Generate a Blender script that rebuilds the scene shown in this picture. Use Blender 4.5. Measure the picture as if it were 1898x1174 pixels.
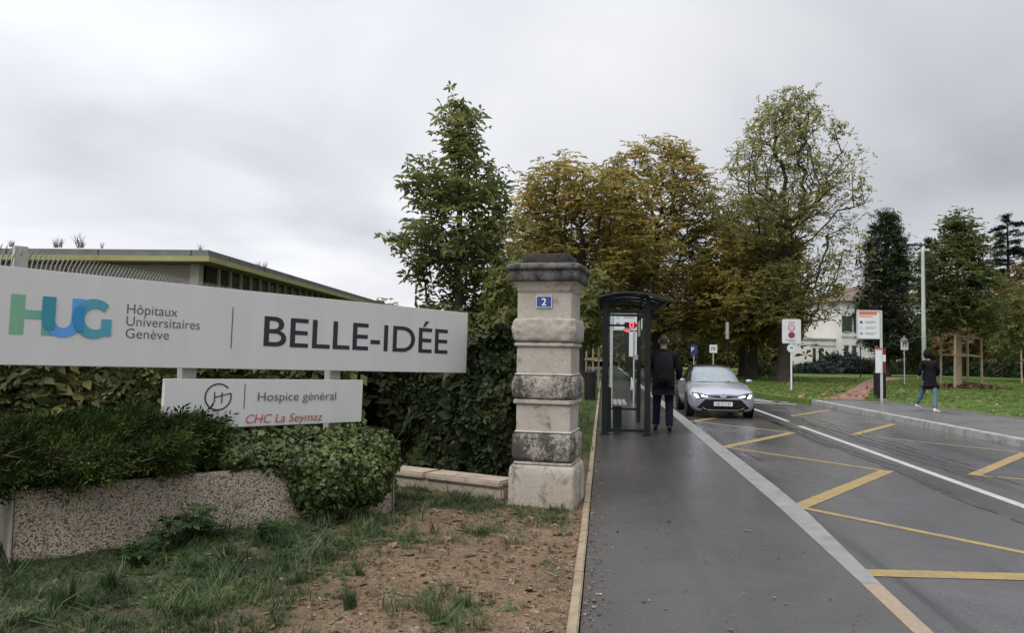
import bpy, bmesh, math, random
import numpy as np
from mathutils import Vector, Matrix, noise
from mathutils.bvhtree import BVHTree

for o in list(bpy.data.objects):
    bpy.data.objects.remove(o, do_unlink=True)
SC = bpy.context.scene
COL = SC.collection
R_ = math.radians

# ------------------------------------------------------------ camera
FPX, CX, CY, EYE = 1400.0, 949.0, 587.0, 1.45
YAW, PITCH, ROLL = R_(6.96), R_(2.87), R_(0.9)
cam_d = bpy.data.cameras.new("camera")
cam = bpy.data.objects.new("camera", cam_d)
COL.objects.link(cam)
ROT = Matrix.Rotation(YAW, 3, 'Z') @ Matrix.Rotation(math.pi/2+PITCH, 3, 'X') @ Matrix.Rotation(ROLL, 3, 'Z')
cam.matrix_world = Matrix.Translation((0, 0, EYE)) @ ROT.to_4x4()
cam_d.sensor_width = 36.0
cam_d.lens = 36.0*FPX/1898.0
cam_d.clip_start = 0.05
cam_d.clip_end = 3000
SC.camera = cam

# ------------------------------------------------------------ view + sky + sun
SC.view_settings.view_transform = 'Standard'
SC.view_settings.look = 'None'
SC.view_settings.gamma = 1.0
SC.view_settings.use_curve_mapping = False
SC.view_settings.exposure = 0.45

SUN_EL, SUN_AZ = R_(52), R_(215)
w = bpy.data.worlds.new("World"); SC.world = w; w.use_nodes = True
nt = w.node_tree; nt.nodes.clear(); N = nt.nodes.new; L = nt.links.new
out = N('ShaderNodeOutputWorld')
sky = N('ShaderNodeTexSky'); sky.sky_type = 'NISHITA'; sky.sun_disc = False
sky.sun_elevation = SUN_EL; sky.sun_rotation = SUN_AZ
sky.air_density = 1.0; sky.dust_density = 3.0
bgs = N('ShaderNodeBackground'); bgs.inputs[1].default_value = 0.06
L(sky.outputs[0], bgs.inputs[0])
tc = N('ShaderNodeTexCoord')
sep = N('ShaderNodeSeparateXYZ'); L(tc.outputs['Generated'], sep.inputs[0])
def wm(op, a, b=None, clamp=False):
    n = N('ShaderNodeMath'); n.operation = op; n.use_clamp = clamp
    for i, v in enumerate((a, b)):
        if v is None: continue
        if isinstance(v, (int, float)): n.inputs[i].default_value = v
        else: L(v, n.inputs[i])
    return n.outputs[0]
zc = wm('MAXIMUM', sep.outputs[2], 0.0)
den = wm('ADD', zc, 0.22)
cx_ = wm('DIVIDE', sep.outputs[0], den); cy_ = wm('DIVIDE', sep.outputs[1], den)
comb = N('ShaderNodeCombineXYZ'); L(cx_, comb.inputs[0]); L(cy_, comb.inputs[1])
n1 = N('ShaderNodeTexNoise'); n1.inputs['Scale'].default_value = 0.85; n1.inputs['Detail'].default_value = 7; n1.inputs['Roughness'].default_value = 0.44
n1.inputs['Distortion'].default_value = 0.5
L(comb.outputs[0], n1.inputs['Vector'])
ramp = N('ShaderNodeValToRGB'); L(n1.outputs[0], ramp.inputs[0])
ramp.color_ramp.elements[0].position = 0.30; ramp.color_ramp.elements[0].color = (0.42, 0.435, 0.48, 1)
ramp.color_ramp.elements[1].position = 0.66; ramp.color_ramp.elements[1].color = (0.75, 0.755, 0.78, 1)
# brighter overhead, brighter on the side of the veiled sun
side = wm('MULTIPLY', sep.outputs[0], -0.40)
up = wm('ADD', wm('MULTIPLY', zc, 0.30), wm('MULTIPLY', wm('MAXIMUM', wm('SUBTRACT', zc, 0.43), 0.0), 3.0))
gain = wm('ADD', wm('ADD', side, up), 0.89)
gain = wm('MAXIMUM', gain, 0.5)
mul = N('ShaderNodeMix'); mul.data_type = 'RGBA'; mul.blend_type = 'MULTIPLY'; mul.inputs[0].default_value = 1.0
gc = N('ShaderNodeCombineXYZ')
for i in range(3): L(gain, gc.inputs[i])
L(ramp.outputs[0], mul.inputs[6]); L(gc.outputs[0], mul.inputs[7])
bgc = N('ShaderNodeBackground'); bgc.inputs[1].default_value = 1.0; L(mul.outputs[2], bgc.inputs[0])
mx = N('ShaderNodeMixShader'); mx.inputs[0].default_value = 0.93
L(bgs.outputs[0], mx.inputs[1]); L(bgc.outputs[0], mx.inputs[2]); L(mx.outputs[0], out.inputs[0])

sd = bpy.data.lights.new("sun", 'SUN'); sd.energy = 1.5; sd.angle = R_(45); sd.color = (1.0, 0.97, 0.93)
so = bpy.data.objects.new("sun", sd); COL.objects.link(so)
az = SUN_AZ
sdir = Vector((math.sin(az)*math.cos(SUN_EL), math.cos(az)*math.cos(SUN_EL), math.sin(SUN_EL)))
so.rotation_euler = (-sdir).to_track_quat('-Z', 'Y').to_euler()

# ------------------------------------------------------------ measuring helpers
def ray(px, py):
    return ROT @ Vector(((px-CX)/FPX, -(py-CY)/FPX, -1.0))
def P(px, py, z=0.0):
    d = ray(px, py); return Vector((0, 0, EYE)) + d*((z-EYE)/d.z)
def H(px, py, D):
    return Vector((0, 0, EYE)) + ray(px, py)*D

# ------------------------------------------------------------ materials
def newmat(name):
    m = bpy.data.materials.new(name); m.use_nodes = True
    t = m.node_tree; t.nodes.clear()
    o = t.nodes.new('ShaderNodeOutputMaterial'); b = t.nodes.new('ShaderNodeBsdfPrincipled')
    t.links.new(b.outputs[0], o.inputs[0])
    return m, t, b, o
def rampnode(t, fac, stops):
    r = t.nodes.new('ShaderNodeValToRGB'); t.links.new(fac, r.inputs[0])
    el = r.color_ramp.elements
    while len(el) < len(stops): el.new(0.5)
    for e, (p, c) in zip(el, stops): e.position = p; e.color = (*c, 1)
    return r.outputs[0]
def noisen(t, scale, detail=4, rough=0.55, vec=None, stretch=None, kind='n', dist=0.0):
    tcn = t.nodes.new('ShaderNodeTexCoord'); v = tcn.outputs['Object']
    if stretch:
        mp = t.nodes.new('ShaderNodeMapping'); mp.inputs['Scale'].default_value = stretch
        t.links.new(v, mp.inputs[0]); v = mp.outputs[0]
    if kind == 'v':
        n = t.nodes.new('ShaderNodeTexVoronoi'); n.inputs['Scale'].default_value = scale
        t.links.new(v, n.inputs['Vector']); return n
    n = t.nodes.new('ShaderNodeTexNoise'); n.inputs['Scale'].default_value = scale
    n.inputs['Detail'].default_value = detail; n.inputs['Roughness'].default_value = rough; n.inputs['Distortion'].default_value = dist
    t.links.new(v, n.inputs['Vector']); return n
def mathn(t, op, a, b=None, c=None, clamp=False):
    n = t.nodes.new('ShaderNodeMath'); n.operation = op; n.use_clamp = clamp
    for i, v in enumerate((a, b, c)):
        if v is None: continue
        if isinstance(v, (int, float)): n.inputs[i].default_value = v
        else: t.links.new(v, n.inputs[i])
    return n.outputs[0]
def mixc(t, fac, a, b, blend='MIX'):
    n = t.nodes.new('ShaderNodeMix'); n.data_type = 'RGBA'; n.blend_type = blend
    for i, v in ((0, fac), (6, a), (7, b)):
        if isinstance(v, (int, float)): n.inputs[i].default_value = v
        elif isinstance(v, tuple): n.inputs[i].default_value = (*v, 1)
        else: t.links.new(v, n.inputs[i])
    return n.outputs[2]
def bumpn(t, b, h, strength, dist=0.01):
    n = t.nodes.new('ShaderNodeBump'); n.inputs['Strength'].default_value = strength; n.inputs['Distance'].default_value = dist
    t.links.new(h, n.inputs['Height']); t.links.new(n.outputs[0], b.inputs['Normal'])

def M(name, c1, c2=None, scale=6.0, rough=0.6, rough2=None, metal=0.0, bump=0.0, bscale=60.0, stretch=None, spec=0.5, coat=0.0, ior=None):
    m, t, b, o = newmat(name)
    c2 = c2 or tuple(min(1, x*1.25) for x in c1)
    n = noisen(t, scale, 6, 0.6, stretch=stretch)
    col = rampnode(t, n.outputs[0], [(0.3, c1), (0.7, c2)])
    t.links.new(col, b.inputs['Base Color'])
    b.inputs['Metallic'].default_value = metal
    b.inputs['Specular IOR Level'].default_value = spec
    b.inputs['Coat Weight'].default_value = coat
    if ior: b.inputs['IOR'].default_value = ior
    rough2 = rough if rough2 is None else rough2
    mr = t.nodes.new('ShaderNodeMapRange'); t.links.new(n.outputs[0], mr.inputs[0])
    mr.inputs[1].default_value = 0.3; mr.inputs[2].default_value = 0.7; mr.inputs[3].default_value = rough; mr.inputs[4].default_value = rough2
    t.links.new(mr.outputs[0], b.inputs['Roughness'])
    if bump:
        nb = noisen(t, bscale, 5, 0.6); bumpn(t, b, nb.outputs[0], bump)
    return m
def EM(name, col, strength):
    m, t, b, o = newmat(name)
    b.inputs['Base Color'].default_value = (*[min(.9, c) for c in col], 1)
    b.inputs['Emission Color'].default_value = (*col, 1); b.inputs['Emission Strength'].default_value = strength
    return m
def GLASS(name, tint=(0.85, 0.9, 0.88), mixf=0.93):
    m, t, b, o = newmat(name)
    tr = t.nodes.new('ShaderNodeBsdfTransparent'); tr.inputs[0].default_value = (*tint, 1)
    b.inputs['Base Color'].default_value = (0.5, 0.55, 0.53, 1); b.inputs['Roughness'].default_value = 0.05
    fr = t.nodes.new('ShaderNodeFresnel'); fr.inputs[0].default_value = 1.32
    f = mathn(t, 'ADD', fr.outputs[0], 1.0-mixf, clamp=True)
    gl = t.nodes.new('ShaderNodeBsdfGlossy'); gl.inputs['Roughness'].default_value = 0.04
    ms = t.nodes.new('ShaderNodeMixShader')
    t.links.new(f, ms.inputs[0]); t.links.new(tr.outputs[0], ms.inputs[1]); t.links.new(gl.outputs[0], ms.inputs[2])
    t.links.new(ms.outputs[0], o.inputs[0])
    return m
def LEAF(name, stops, nscale=0.8, trans=0.25, rough=0.55, spec=0.16):
    m, t, b, o = newmat(name)
    g = t.nodes.new('ShaderNodeNewGeometry')
    n = noisen(t, nscale, 3, 0.5)
    f = mathn(t, 'MULTIPLY', g.outputs['Random Per Island'], 0.5)
    nn = mathn(t, 'MULTIPLY_ADD', n.outputs[0], 1.5, -0.5)
    f = mathn(t, 'ADD', f, mathn(t, 'MULTIPLY', nn, 0.75), clamp=True)
    col = rampnode(t, f, stops)
    t.links.new(col, b.inputs['Base Color'])
    b.inputs['Roughness'].default_value = rough; b.inputs['Specular IOR Level'].default_value = spec
    tl = t.nodes.new('ShaderNodeBsdfTranslucent'); t.links.new(col, tl.inputs[0])
    ms = t.nodes.new('ShaderNodeMixShader'); ms.inputs[0].default_value = trans
    t.links.new(b.outputs[0], ms.inputs[1]); t.links.new(tl.outputs[0], ms.inputs[2]); t.links.new(ms.outputs[0], o.inputs[0])
    return m

# ------------------------------------------------------------ object helpers
def tag(o, label=None, cat=None, group=None, kind=None):
    if label: o['label'] = label
    if cat: o['category'] = cat
    if group: o['group'] = group
    if kind: o['kind'] = kind
    return o
def thing(name, label, cat, loc=(0, 0, 0), rz=0.0, group=None):
    o = bpy.data.objects.new(name, None); COL.objects.link(o)
    o.empty_display_size = 0.2
    o.location = loc; o.rotation_euler = (0, 0, rz)
    return tag(o, label, cat, group)
def link_mesh(name, me, mat=None, parent=None):
    o = bpy.data.objects.new(name, me); COL.objects.link(o)
    if mat is not None and not me.materials: me.materials.append(mat)
    if parent is not None: o.parent = parent
    return o
def copy_tree(o, parent=None):
    c = o.copy(); COL.objects.link(c)
    if parent is not None: c.parent = parent
    for ch in list(o.children): copy_tree(ch, c)
    return c
def quads(name, V, F, mat, parent=None, smooth=False):
    me = bpy.data.meshes.new(name)
    V = np.asarray(V, dtype=np.float32); F = np.asarray(F, dtype=np.int32)
    k = F.shape[1]
    me.vertices.add(len(V)); me.vertices.foreach_set('co', V.ravel())
    me.loops.add(F.size); me.loops.foreach_set('vertex_index', F.ravel())
    me.polygons.add(len(F)); me.polygons.foreach_set('loop_start', np.arange(0, F.size, k, dtype=np.int32))
    if smooth: me.polygons.foreach_set('use_smooth', np.ones(len(F), dtype=bool))
    me.update(calc_edges=True); me.validate()
    return link_mesh(name, me, mat, parent)

class MB:
    def __init__(s): s.v = []; s.f = []
    def add(s, vs, fs):
        b = len(s.v); s.v += [tuple(v) for v in vs]; s.f += [tuple(b+i for i in f) for f in fs]; return s
    def box(s, c, d, rz=0.0, m=None):
        x, y, z = d[0]/2, d[1]/2, d[2]/2
        vs = [Vector(p) for p in ((-x,-y,-z),(x,-y,-z),(x,y,-z),(-x,y,-z),(-x,-y,z),(x,-y,z),(x,y,z),(-x,y,z))]
        rm = m or Matrix.Rotation(rz, 3, 'Z'); c = Vector(c)
        return s.add([rm @ v + c for v in vs], [(0,3,2,1),(4,5,6,7),(0,1,5,4),(1,2,6,5),(2,3,7,6),(3,0,4,7)])
    def bar(s, a, b, w, h):
        a, b = Vector(a), Vector(b); d = b-a; l = d.length
        q = d.to_track_quat('Y', 'Z').to_matrix()
        return s.box((a+b)/2, (w, l, h), m=q)
    def cyl(s, a, b, r0, r1=None, n=12, caps=True):
        return s.tube([a, b], [r0, r0 if r1 is None else r1], n, caps)
    def tube(s, pts, rs, n=8, caps=True):
        pts = [Vector(p) for p in pts]
        if isinstance(rs, (int, float)): rs = [rs]*len(pts)
        vs = []; ref = None
        for i, p in enumerate(pts):
            d = (pts[min(i+1, len(pts)-1)]-pts[max(i-1, 0)]).normalized()
            if ref is None: ref = Vector((0, 0, 1)) if abs(d.z) < .9 else Vector((1, 0, 0))
            u = (ref - d*ref.dot(d)).normalized(); ref = u; v = d.cross(u)
            for k in range(n):
                a = 2*math.pi*k/n; vs.append(p+(u*math.cos(a)+v*math.sin(a))*rs[i])
        fs = []
        for i in range(len(pts)-1):
            for k in range(n):
                k2 = (k+1) % n; fs.append((i*n+k, i*n+k2, (i+1)*n+k2, (i+1)*n+k))
        if caps:
            fs.append(tuple(range(n-1, -1, -1))); fs.append(tuple((len(pts)-1)*n+k for k in range(n)))
        return s.add(vs, fs)
    def lathe(s, prof, n=20, c=(0, 0, 0)):
        vs = []; fs = []
        for r, z in prof:
            for k in range(n):
                a = 2*math.pi*k/n; vs.append((c[0]+r*math.cos(a), c[1]+r*math.sin(a), c[2]+z))
        m = len(prof)
        for i in range(m-1):
            for k in range(n):
                k2 = (k+1) % n; fs.append((i*n+k, i*n+k2, (i+1)*n+k2, (i+1)*n+k))
        fs.append(tuple(range(n-1, -1, -1))); fs.append(tuple((m-1)*n+k for k in range(n)))
        return s.add(vs, fs)
    def prism(s, poly, z0, z1):
        n = len(poly)
        vs = [(p[0], p[1], z0) for p in poly]+[(p[0], p[1], z1) for p in poly]
        fs = [tuple(range(n-1, -1, -1)), tuple(range(n, 2*n))]+[(i, (i+1) % n, n+(i+1) % n, n+i) for i in range(n)]
        return s.add(vs, fs)
    def sheet(s, poly, z):
        return s.add([(p[0], p[1], z) for p in poly], [tuple(range(len(poly)))])
    def build(s, name, mat, parent=None, bevel=0.0, smooth=False, xf=None):
        me = bpy.data.meshes.new(name)
        vs = s.v if xf is None else [tuple(xf(v)) for v in s.v]
        me.from_pydata(vs, [], s.f); me.update()
        if bevel or xf is None or True:
            bm = bmesh.new(); bm.from_mesh(me); bmesh.ops.recalc_face_normals(bm, faces=bm.faces)
            if bevel:
                bmesh.ops.bevel(bm, geom=[e for e in bm.edges if len(e.link_faces) == 2 and e.calc_face_angle(0) > .6], offset=bevel, segments=2, affect='EDGES', clamp_overlap=True)
            bm.to_mesh(me); bm.free()
        if smooth:
            for p in me.polygons: p.use_smooth = True
        return link_mesh(name, me, mat, parent)

def ground_prism(poly, z0, z1, name, mat):
    return tag(MB().prism(poly, z0, z1).build(name, mat), kind='structure')

def text_mesh(name, body, mat, parent, width=None, cap=0.1, loc=(0, 0, 0), shear=0.0, offset=0.0, depth=0.001, mat3=None, spacing=1.0, align='LEFT'):
    """flat lettering, local x along the line and local y up, cap height = cap"""
    def mk(txt):
        cu = bpy.data.curves.new(name, 'FONT'); cu.body = txt; cu.size = 1.0; cu.offset = offset; cu.extrude = 0.0
        cu.space_character = spacing; cu.shear = shear
        ob = bpy.data.objects.new(name, cu); COL.objects.link(ob)
        dg = bpy.context.evaluated_depsgraph_get()
        me = bpy.data.meshes.new_from_object(ob.evaluated_get(dg))
        bpy.data.objects.remove(ob, do_unlink=True); bpy.data.curves.remove(cu)
        return me
    ref = mk('E'); ys = [v.co.y for v in ref.vertices]; eh = max(ys)-min(ys); bpy.data.meshes.remove(ref)
    me = mk(body); me.name = name
    xs = [v.co.x for v in me.vertices]; x0, x1 = min(xs), max(xs)
    sy = cap/eh; sx = sy if width is None else width/(x1-x0)
    xo = x0 if align == 'LEFT' else (x0+x1)/2
    m3 = mat3 or Matrix.Identity(3)
    lo = Vector(loc)
    for v in me.vertices:
        v.co = m3 @ Vector(((v.co.x-xo)*sx, v.co.y*sy, 0)) + lo
    me.materials.clear()
    return link_mesh(name, me, mat, parent)
# plane facing -Y (towards the camera side): text x -> +X, text y -> +Z
FACE_Y = Matrix(((1, 0, 0), (0, 0, -1), (0, 1, 0)))

# ------------------------------------------------------------ leaf scattering
def rots(rng, n, tilt=0.6, full=False, normals=None):
    yaw = rng.uniform(0, 2*np.pi, n)
    if full:
        tl = np.arccos(rng.uniform(-1, 1, n)); az_ = rng.uniform(0, 2*np.pi, n)
    else:
        tl = np.abs(rng.normal(0, tilt, n)); az_ = rng.uniform(0, 2*np.pi, n)
    cy, sy = np.cos(yaw), np.sin(yaw)
    Z = np.zeros(n); O = np.ones(n)
    Rz = np.stack([np.stack([cy, -sy, Z], 1), np.stack([sy, cy, Z], 1), np.stack([Z, Z, O], 1)], 1)
    if normals is not None:
        nn = normals/np.linalg.norm(normals, axis=1, keepdims=True)
    else:
        nn = np.stack([np.sin(tl)*np.cos(az_), np.sin(tl)*np.sin(az_), np.cos(tl)], 1)
    ref = np.where(np.abs(nn[:, 2:3]) < .9, np.array([[0, 0, 1.]]), np.array([[1., 0, 0]]))
    u = np.cross(ref, nn); u /= np.linalg.norm(u, axis=1, keepdims=True); v = np.cross(nn, u)
    B = np.stack([u, v, nn], 2)
    return B @ Rz
def scatter(name, tpl, pos, rot, scale, mat, parent=None):
    TV, TF = tpl
    n, k = len(pos), len(TV)
    V = np.einsum('nij,kj->nki', rot, TV)*np.asarray(scale).reshape(-1, 1, 1) + pos[:, None, :]
    F = (TF[None, :, :] + (np.arange(n)*k)[:, None, None]).reshape(-1, TF.shape[1])
    return quads(name, V.reshape(-1, 3), F, mat, parent)
def leaf_quad(base, d, side, up, L_, W_, droop, wpos=0.5):
    b = np.array(base, float); d = np.array(d, float); s = np.array(side, float); u = np.array(up, float)
    return [b, b+d*L_*wpos+s*W_/2-u*W_*.15*0, b+d*L_-u*droop, b+d*L_*wpos-s*W_/2]
def tpl_palmate(nl=6, L_=1.0, W_=0.36, droop=0.35):
    V = []; F = []
    for i in range(nl):
        a = 2*math.pi*i/nl+0.2*math.sin(i*7.1); l = L_*(0.75+0.25*math.cos(i*2.3))
        d = (math.cos(a), math.sin(a), 0.08); s = (-math.sin(a), math.cos(a), 0)
        q = leaf_quad((0.05*math.cos(a), .05*math.sin(a), 0), d, s, (0, 0, 1), l, W_*l, droop*l, 0.6)
        F.append([len(V)+j for j in range(4)]); V += q
    return np.array(V), np.array(F)
def tpl_twig(nl=6, L_=1.0, leaf=0.45, W_=0.24, seed=1, spread=0.9, droop=.1, wpos=.45):
    r = random.Random(seed); V = []; F = []
    for i in range(nl):
        t = (i+0.5)/nl; sgn = 1 if i % 2 else -1
        base = (t*L_-.5*L_, r.uniform(-.03, .03), r.uniform(-.05, .05))
        a = sgn*(spread*r.uniform(.7, 1.3)); el = r.uniform(-.3, .6)
        d = np.array((math.cos(a)*math.cos(el), math.sin(a)*math.cos(el), math.sin(el)))
        s = np.cross(d, (r.uniform(-.5, .5), r.uniform(-.5, .5), 1.0)); s /= np.linalg.norm(s)
        l = leaf*r.uniform(.75, 1.2)
        q = leaf_quad(base, d, s, (0, 0, 1), l, W_*l/leaf, droop*l, wpos)
        F.append([len(V)+j for j in range(4)]); V += q
    return np.array(V), np.array(F)
def tpl_blades(nb=8, seed=2, h=1.0, w_=0.05, lean=.5, spread=.25):
    r = random.Random(seed); V = []; F = []
    for i in range(nb):
        a = r.uniform(0, 6.28); x, y = r.uniform(-spread, spread), r.uniform(-spread, spread)
        l = h*r.uniform(.5, 1.1); ln = lean*r.uniform(.2, 1.2)
        dx, dy = math.cos(a), math.sin(a); sx, sy = -dy*w_/2, dx*w_/2
        p = [(x-sx, y-sy, -.05), (x+sx, y+sy, -.05),
             (x+dx*ln*l*.35+sx*.8, y+dy*ln*l*.35+sy*.8, l*.6), (x+dx*ln*l*.35-sx*.8, y+dy*ln*l*.35-sy*.8, l*.6)]
        q = [p[3], p[2], (x+dx*ln*l+sx*.15, y+dy*ln*l+sy*.15, l*.95), (x+dx*ln*l-sx*.15, y+dy*ln*l-sy*.15, l*.95)]
        b = len(V); V += p + q[2:]; F += [[b, b+1, b+2, b+3], [b+3, b+2, b+4, b+5]]
    return np.array(V), np.array(F)

# ------------------------------------------------------------ trees
def fbm(p, s): return noise.noise(Vector(p)*s)
def grow_tree(rng, trunk, tips, alpha=0.35, step=0.5, up=1.0, wob=0.12, start=0):
    nmax = len(trunk)+len(tips)*60
    pos = np.zeros((nmax, 3)); par = np.full(nmax, -1); pl = np.zeros(nmax); n = 0
    for p in trunk:
        pos[n] = p; par[n] = n-1; pl[n] = 0 if n == 0 else pl[n-1]+np.linalg.norm(pos[n]-pos[n-1])*.6; n += 1
    nt_ = n
    ax = np.array(trunk[-1]); bx = np.array(trunk[0])
    def da(t):
        h = np.clip((t[2]-bx[2])/(ax[2]-bx[2]+1e-6), 0, 1); return np.linalg.norm(t-(bx+(ax-bx)*h))
    order = np.argsort([da(t) for t in tips]); ends = []
    for oi in order:
        t = tips[oi]; d = np.linalg.norm(pos[start:n]-t, axis=1)
        dz = pos[start:n, 2]-(t[2]-0.35*d)
        c = d+alpha*pl[start:n]+up*np.maximum(0, dz)
        j = int(np.argmin(c))+start; dist = d[j-start]
        k = max(1, int(dist/step)); a = pos[j].copy(); prev = j
        for s in range(1, k+1):
            f = s/k; q = a+(t-a)*f; q = q+np.array([0, 0, 1])*math.sin(f*math.pi)*dist*.07
            if s < k: q = q+rng.normal(0, wob*step, 3)
            if n >= nmax: break
            pos[n] = q; par[n] = prev; pl[n] = pl[prev]+dist/k; prev = n; n += 1
        ends.append(prev)
    return pos[:n], par[:n], ends, nt_
def tree_wood(pos, par, ends, r_tip, expo, trunk_r, nt_, min_r=0.0):
    n = len(pos); acc = np.zeros(n); acc[ends] += 1; acc = np.maximum(acc, 0)
    for i in range(n-1, 0, -1): acc[par[i]] += max(acc[i], .3)
    r = r_tip*np.maximum(acc, .3)**(1/expo)
    r *= 1.0
    sc = trunk_r/r[0]
    f = np.clip((r-r_tip)/(r[0]-r_tip+1e-9), 0, 1)
    r = r*(1+(sc-1)*np.sqrt(f))
    r = np.maximum(r, min_r)
    h = pos[:nt_, 2]-pos[0, 2]; r[:nt_] *= 1+0.45*np.exp(-h/0.45)
    i1 = np.arange(1, n); i0 = par[1:]
    a, b = pos[i0], pos[i1]; ra, rb = np.minimum(r[i0], r[i1]*1.35), r[i1]
    tr = (i1 < nt_); ra[tr] = r[i0][tr]
    d = b-a; ln = np.linalg.norm(d, axis=1, keepdims=True); d = d/np.maximum(ln, 1e-6)
    ref = np.where(np.abs(d[:, 2:3]) < .9, np.array([[0, 0, 1.]]), np.array([[1., 0, 0]]))
    u = np.cross(d, ref); u /= np.linalg.norm(u, axis=1, keepdims=True); v = np.cross(d, u)
    V = []; F = []; off = 0
    for sel, ns in ((rb > .05, 9), (rb <= .05, 4)):
        m = int(sel.sum())
        if not m: continue
        an = np.arange(ns)*2*np.pi/ns
        ring = u[sel][:, None, :]*np.cos(an)[None, :, None]+v[sel][:, None, :]*np.sin(an)[None, :, None]
        A = a[sel][:, None, :]+ring*ra[sel][:, None, None]; B = (b+d*rb[:, None]*.2)[sel][:, None, :]+ring*rb[sel][:, None, None]
        VV = np.concatenate([A, B], 1).reshape(-1, 3)
        k = np.arange(ns); f = np.stack([k, (k+1) % ns, ns+(k+1) % ns, ns+k], 1)
        FF = (f[None]+(np.arange(m)*2*ns)[:, None, None]).reshape(-1, 4)+off
        V.append(VV); F.append(FF); off += len(VV)
    return np.concatenate(V), np.concatenate(F)
def envelope_tips(rng, n, prof, z0, z1, lobes=.25, clump=.0, cs=.35, seed=0., outer=.55, skew=(0, 0), squash=1.0):
    hs = [p[0] for p in prof]; rs = [p[1] for p in prof]; out_ = []; rm = max(rs); tries = 0
    while len(out_) < n and tries < n*80:
        tries += 1
        h = rng.uniform(hs[0], hs[-1]); r = np.interp(h, hs, rs)
        if rng.uniform() > (r/rm)**1.2+.04: continue
        th = rng.uniform(0, 2*np.pi)
        lb = 1+lobes*noise.noise(Vector((math.cos(th)*1.3+seed, math.sin(th)*1.3, h*4.5+seed)))*1.6
        rho = r*lb*rng.uniform()**outer
        p = np.array([rho*math.cos(th)+skew[0]*h, rho*math.sin(th)*squash+skew[1]*h, z0+(z1-z0)*h])
        if clump and noise.noise(Vector(p)*cs+Vector((seed*3, seed, 7))) < clump-.5: continue
        out_.append(p)
    return np.array(out_)
def make_tree(name, label, cat, base, seed, top, prof, z0, ntips, trunk_r, leafm, barkm, tpl, per, spread, size, r_tip=.01, expo=2.3,
              lobes=.25, clump=.25, cs=.4, alpha=.35, step=.5, up=1.0, tilt=.7, trunk_top=.8, lean=(0, 0), group=None, squash=1.0, outer=.55, leaf_at=None, wob=.15, droop=0.0, sizevar=.3, shade_tips=1.0, bare=0.0, min_r=0.0, full=False):
    rng = np.random.default_rng(seed)
    root = thing(name, label, cat, base, group=group)
    tips = envelope_tips(rng, ntips, prof, z0, top, lobes, clump, cs, seed*1.37, outer, lean, squash)
    ht = z0+(top-z0)*trunk_top; nn = max(6, int(ht/step)); tr = []
    for i in range(nn+1):
        f = i/nn
        tr.append(np.array([lean[0]*f*trunk_top+.10*math.sin(f*4+seed)*f, lean[1]*f*trunk_top+.10*math.cos(f*3+seed)*f, ht*f-.05]))
    st = max(1, int(nn*max(0.0, (z0*.75)/ht)))
    pos, par, ends, nt_ = grow_tree(rng, tr, tips, alpha, step, up, wob, st)
    V, F = tree_wood(pos, par, ends, r_tip, expo, trunk_r, nt_, min_r)
    quads('trunk', V, F, barkm, root, smooth=True)
    e = pos[ends]
    if bare > 0: e = e[rng.uniform(0, 1, len(e)) > bare]
    lp = np.repeat(e, per, axis=0)+rng.normal(0, spread, (len(e)*per, 3))*np.array([1, 1, .7])
    lp[:, 2] -= np.abs(rng.normal(0, droop, len(lp)))
    s = size*np.exp(rng.normal(0, sizevar, len(lp)))
    scatter('crown', tpl, lp, rots(rng, len(lp), tilt, full), s, leafm, root)
    return root
def bush_points(rng, n, ells, zmin=0.02, shell=(.8, 1.03), bump=.12, fs=2.5):
    """points and outward normals on a union of ellipsoids (centre, radii)"""
    areas = np.array([(e[1][0]*e[1][1]+e[1][0]*e[1][2]+e[1][1]*e[1][2]) for e in ells]); areas /= areas.sum()
    ps, ns = [], []
    while len(ps) < n:
        c, r = ells[rng.choice(len(ells), p=areas)]; c = np.array(c); r = np.array(r)
        d = rng.normal(0, 1, 3); d /= np.linalg.norm(d)
        k = rng.uniform(*shell)*(1+bump*noise.noise(Vector(c+d*r)*fs)*1.5)
        p = c+d*r*k
        if p[2] < zmin: continue
        bad = False
        for c2, r2 in ells:
            if c2 is c or (np.array(c2) == c).all(): continue
            if (((p-np.array(c2))/np.array(r2))**2).sum() < shell[0]**2*.8: bad = True; break
        if bad: continue
        ps.append(p); ns.append(d/r)
    return np.array(ps), np.array(ns)

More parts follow.
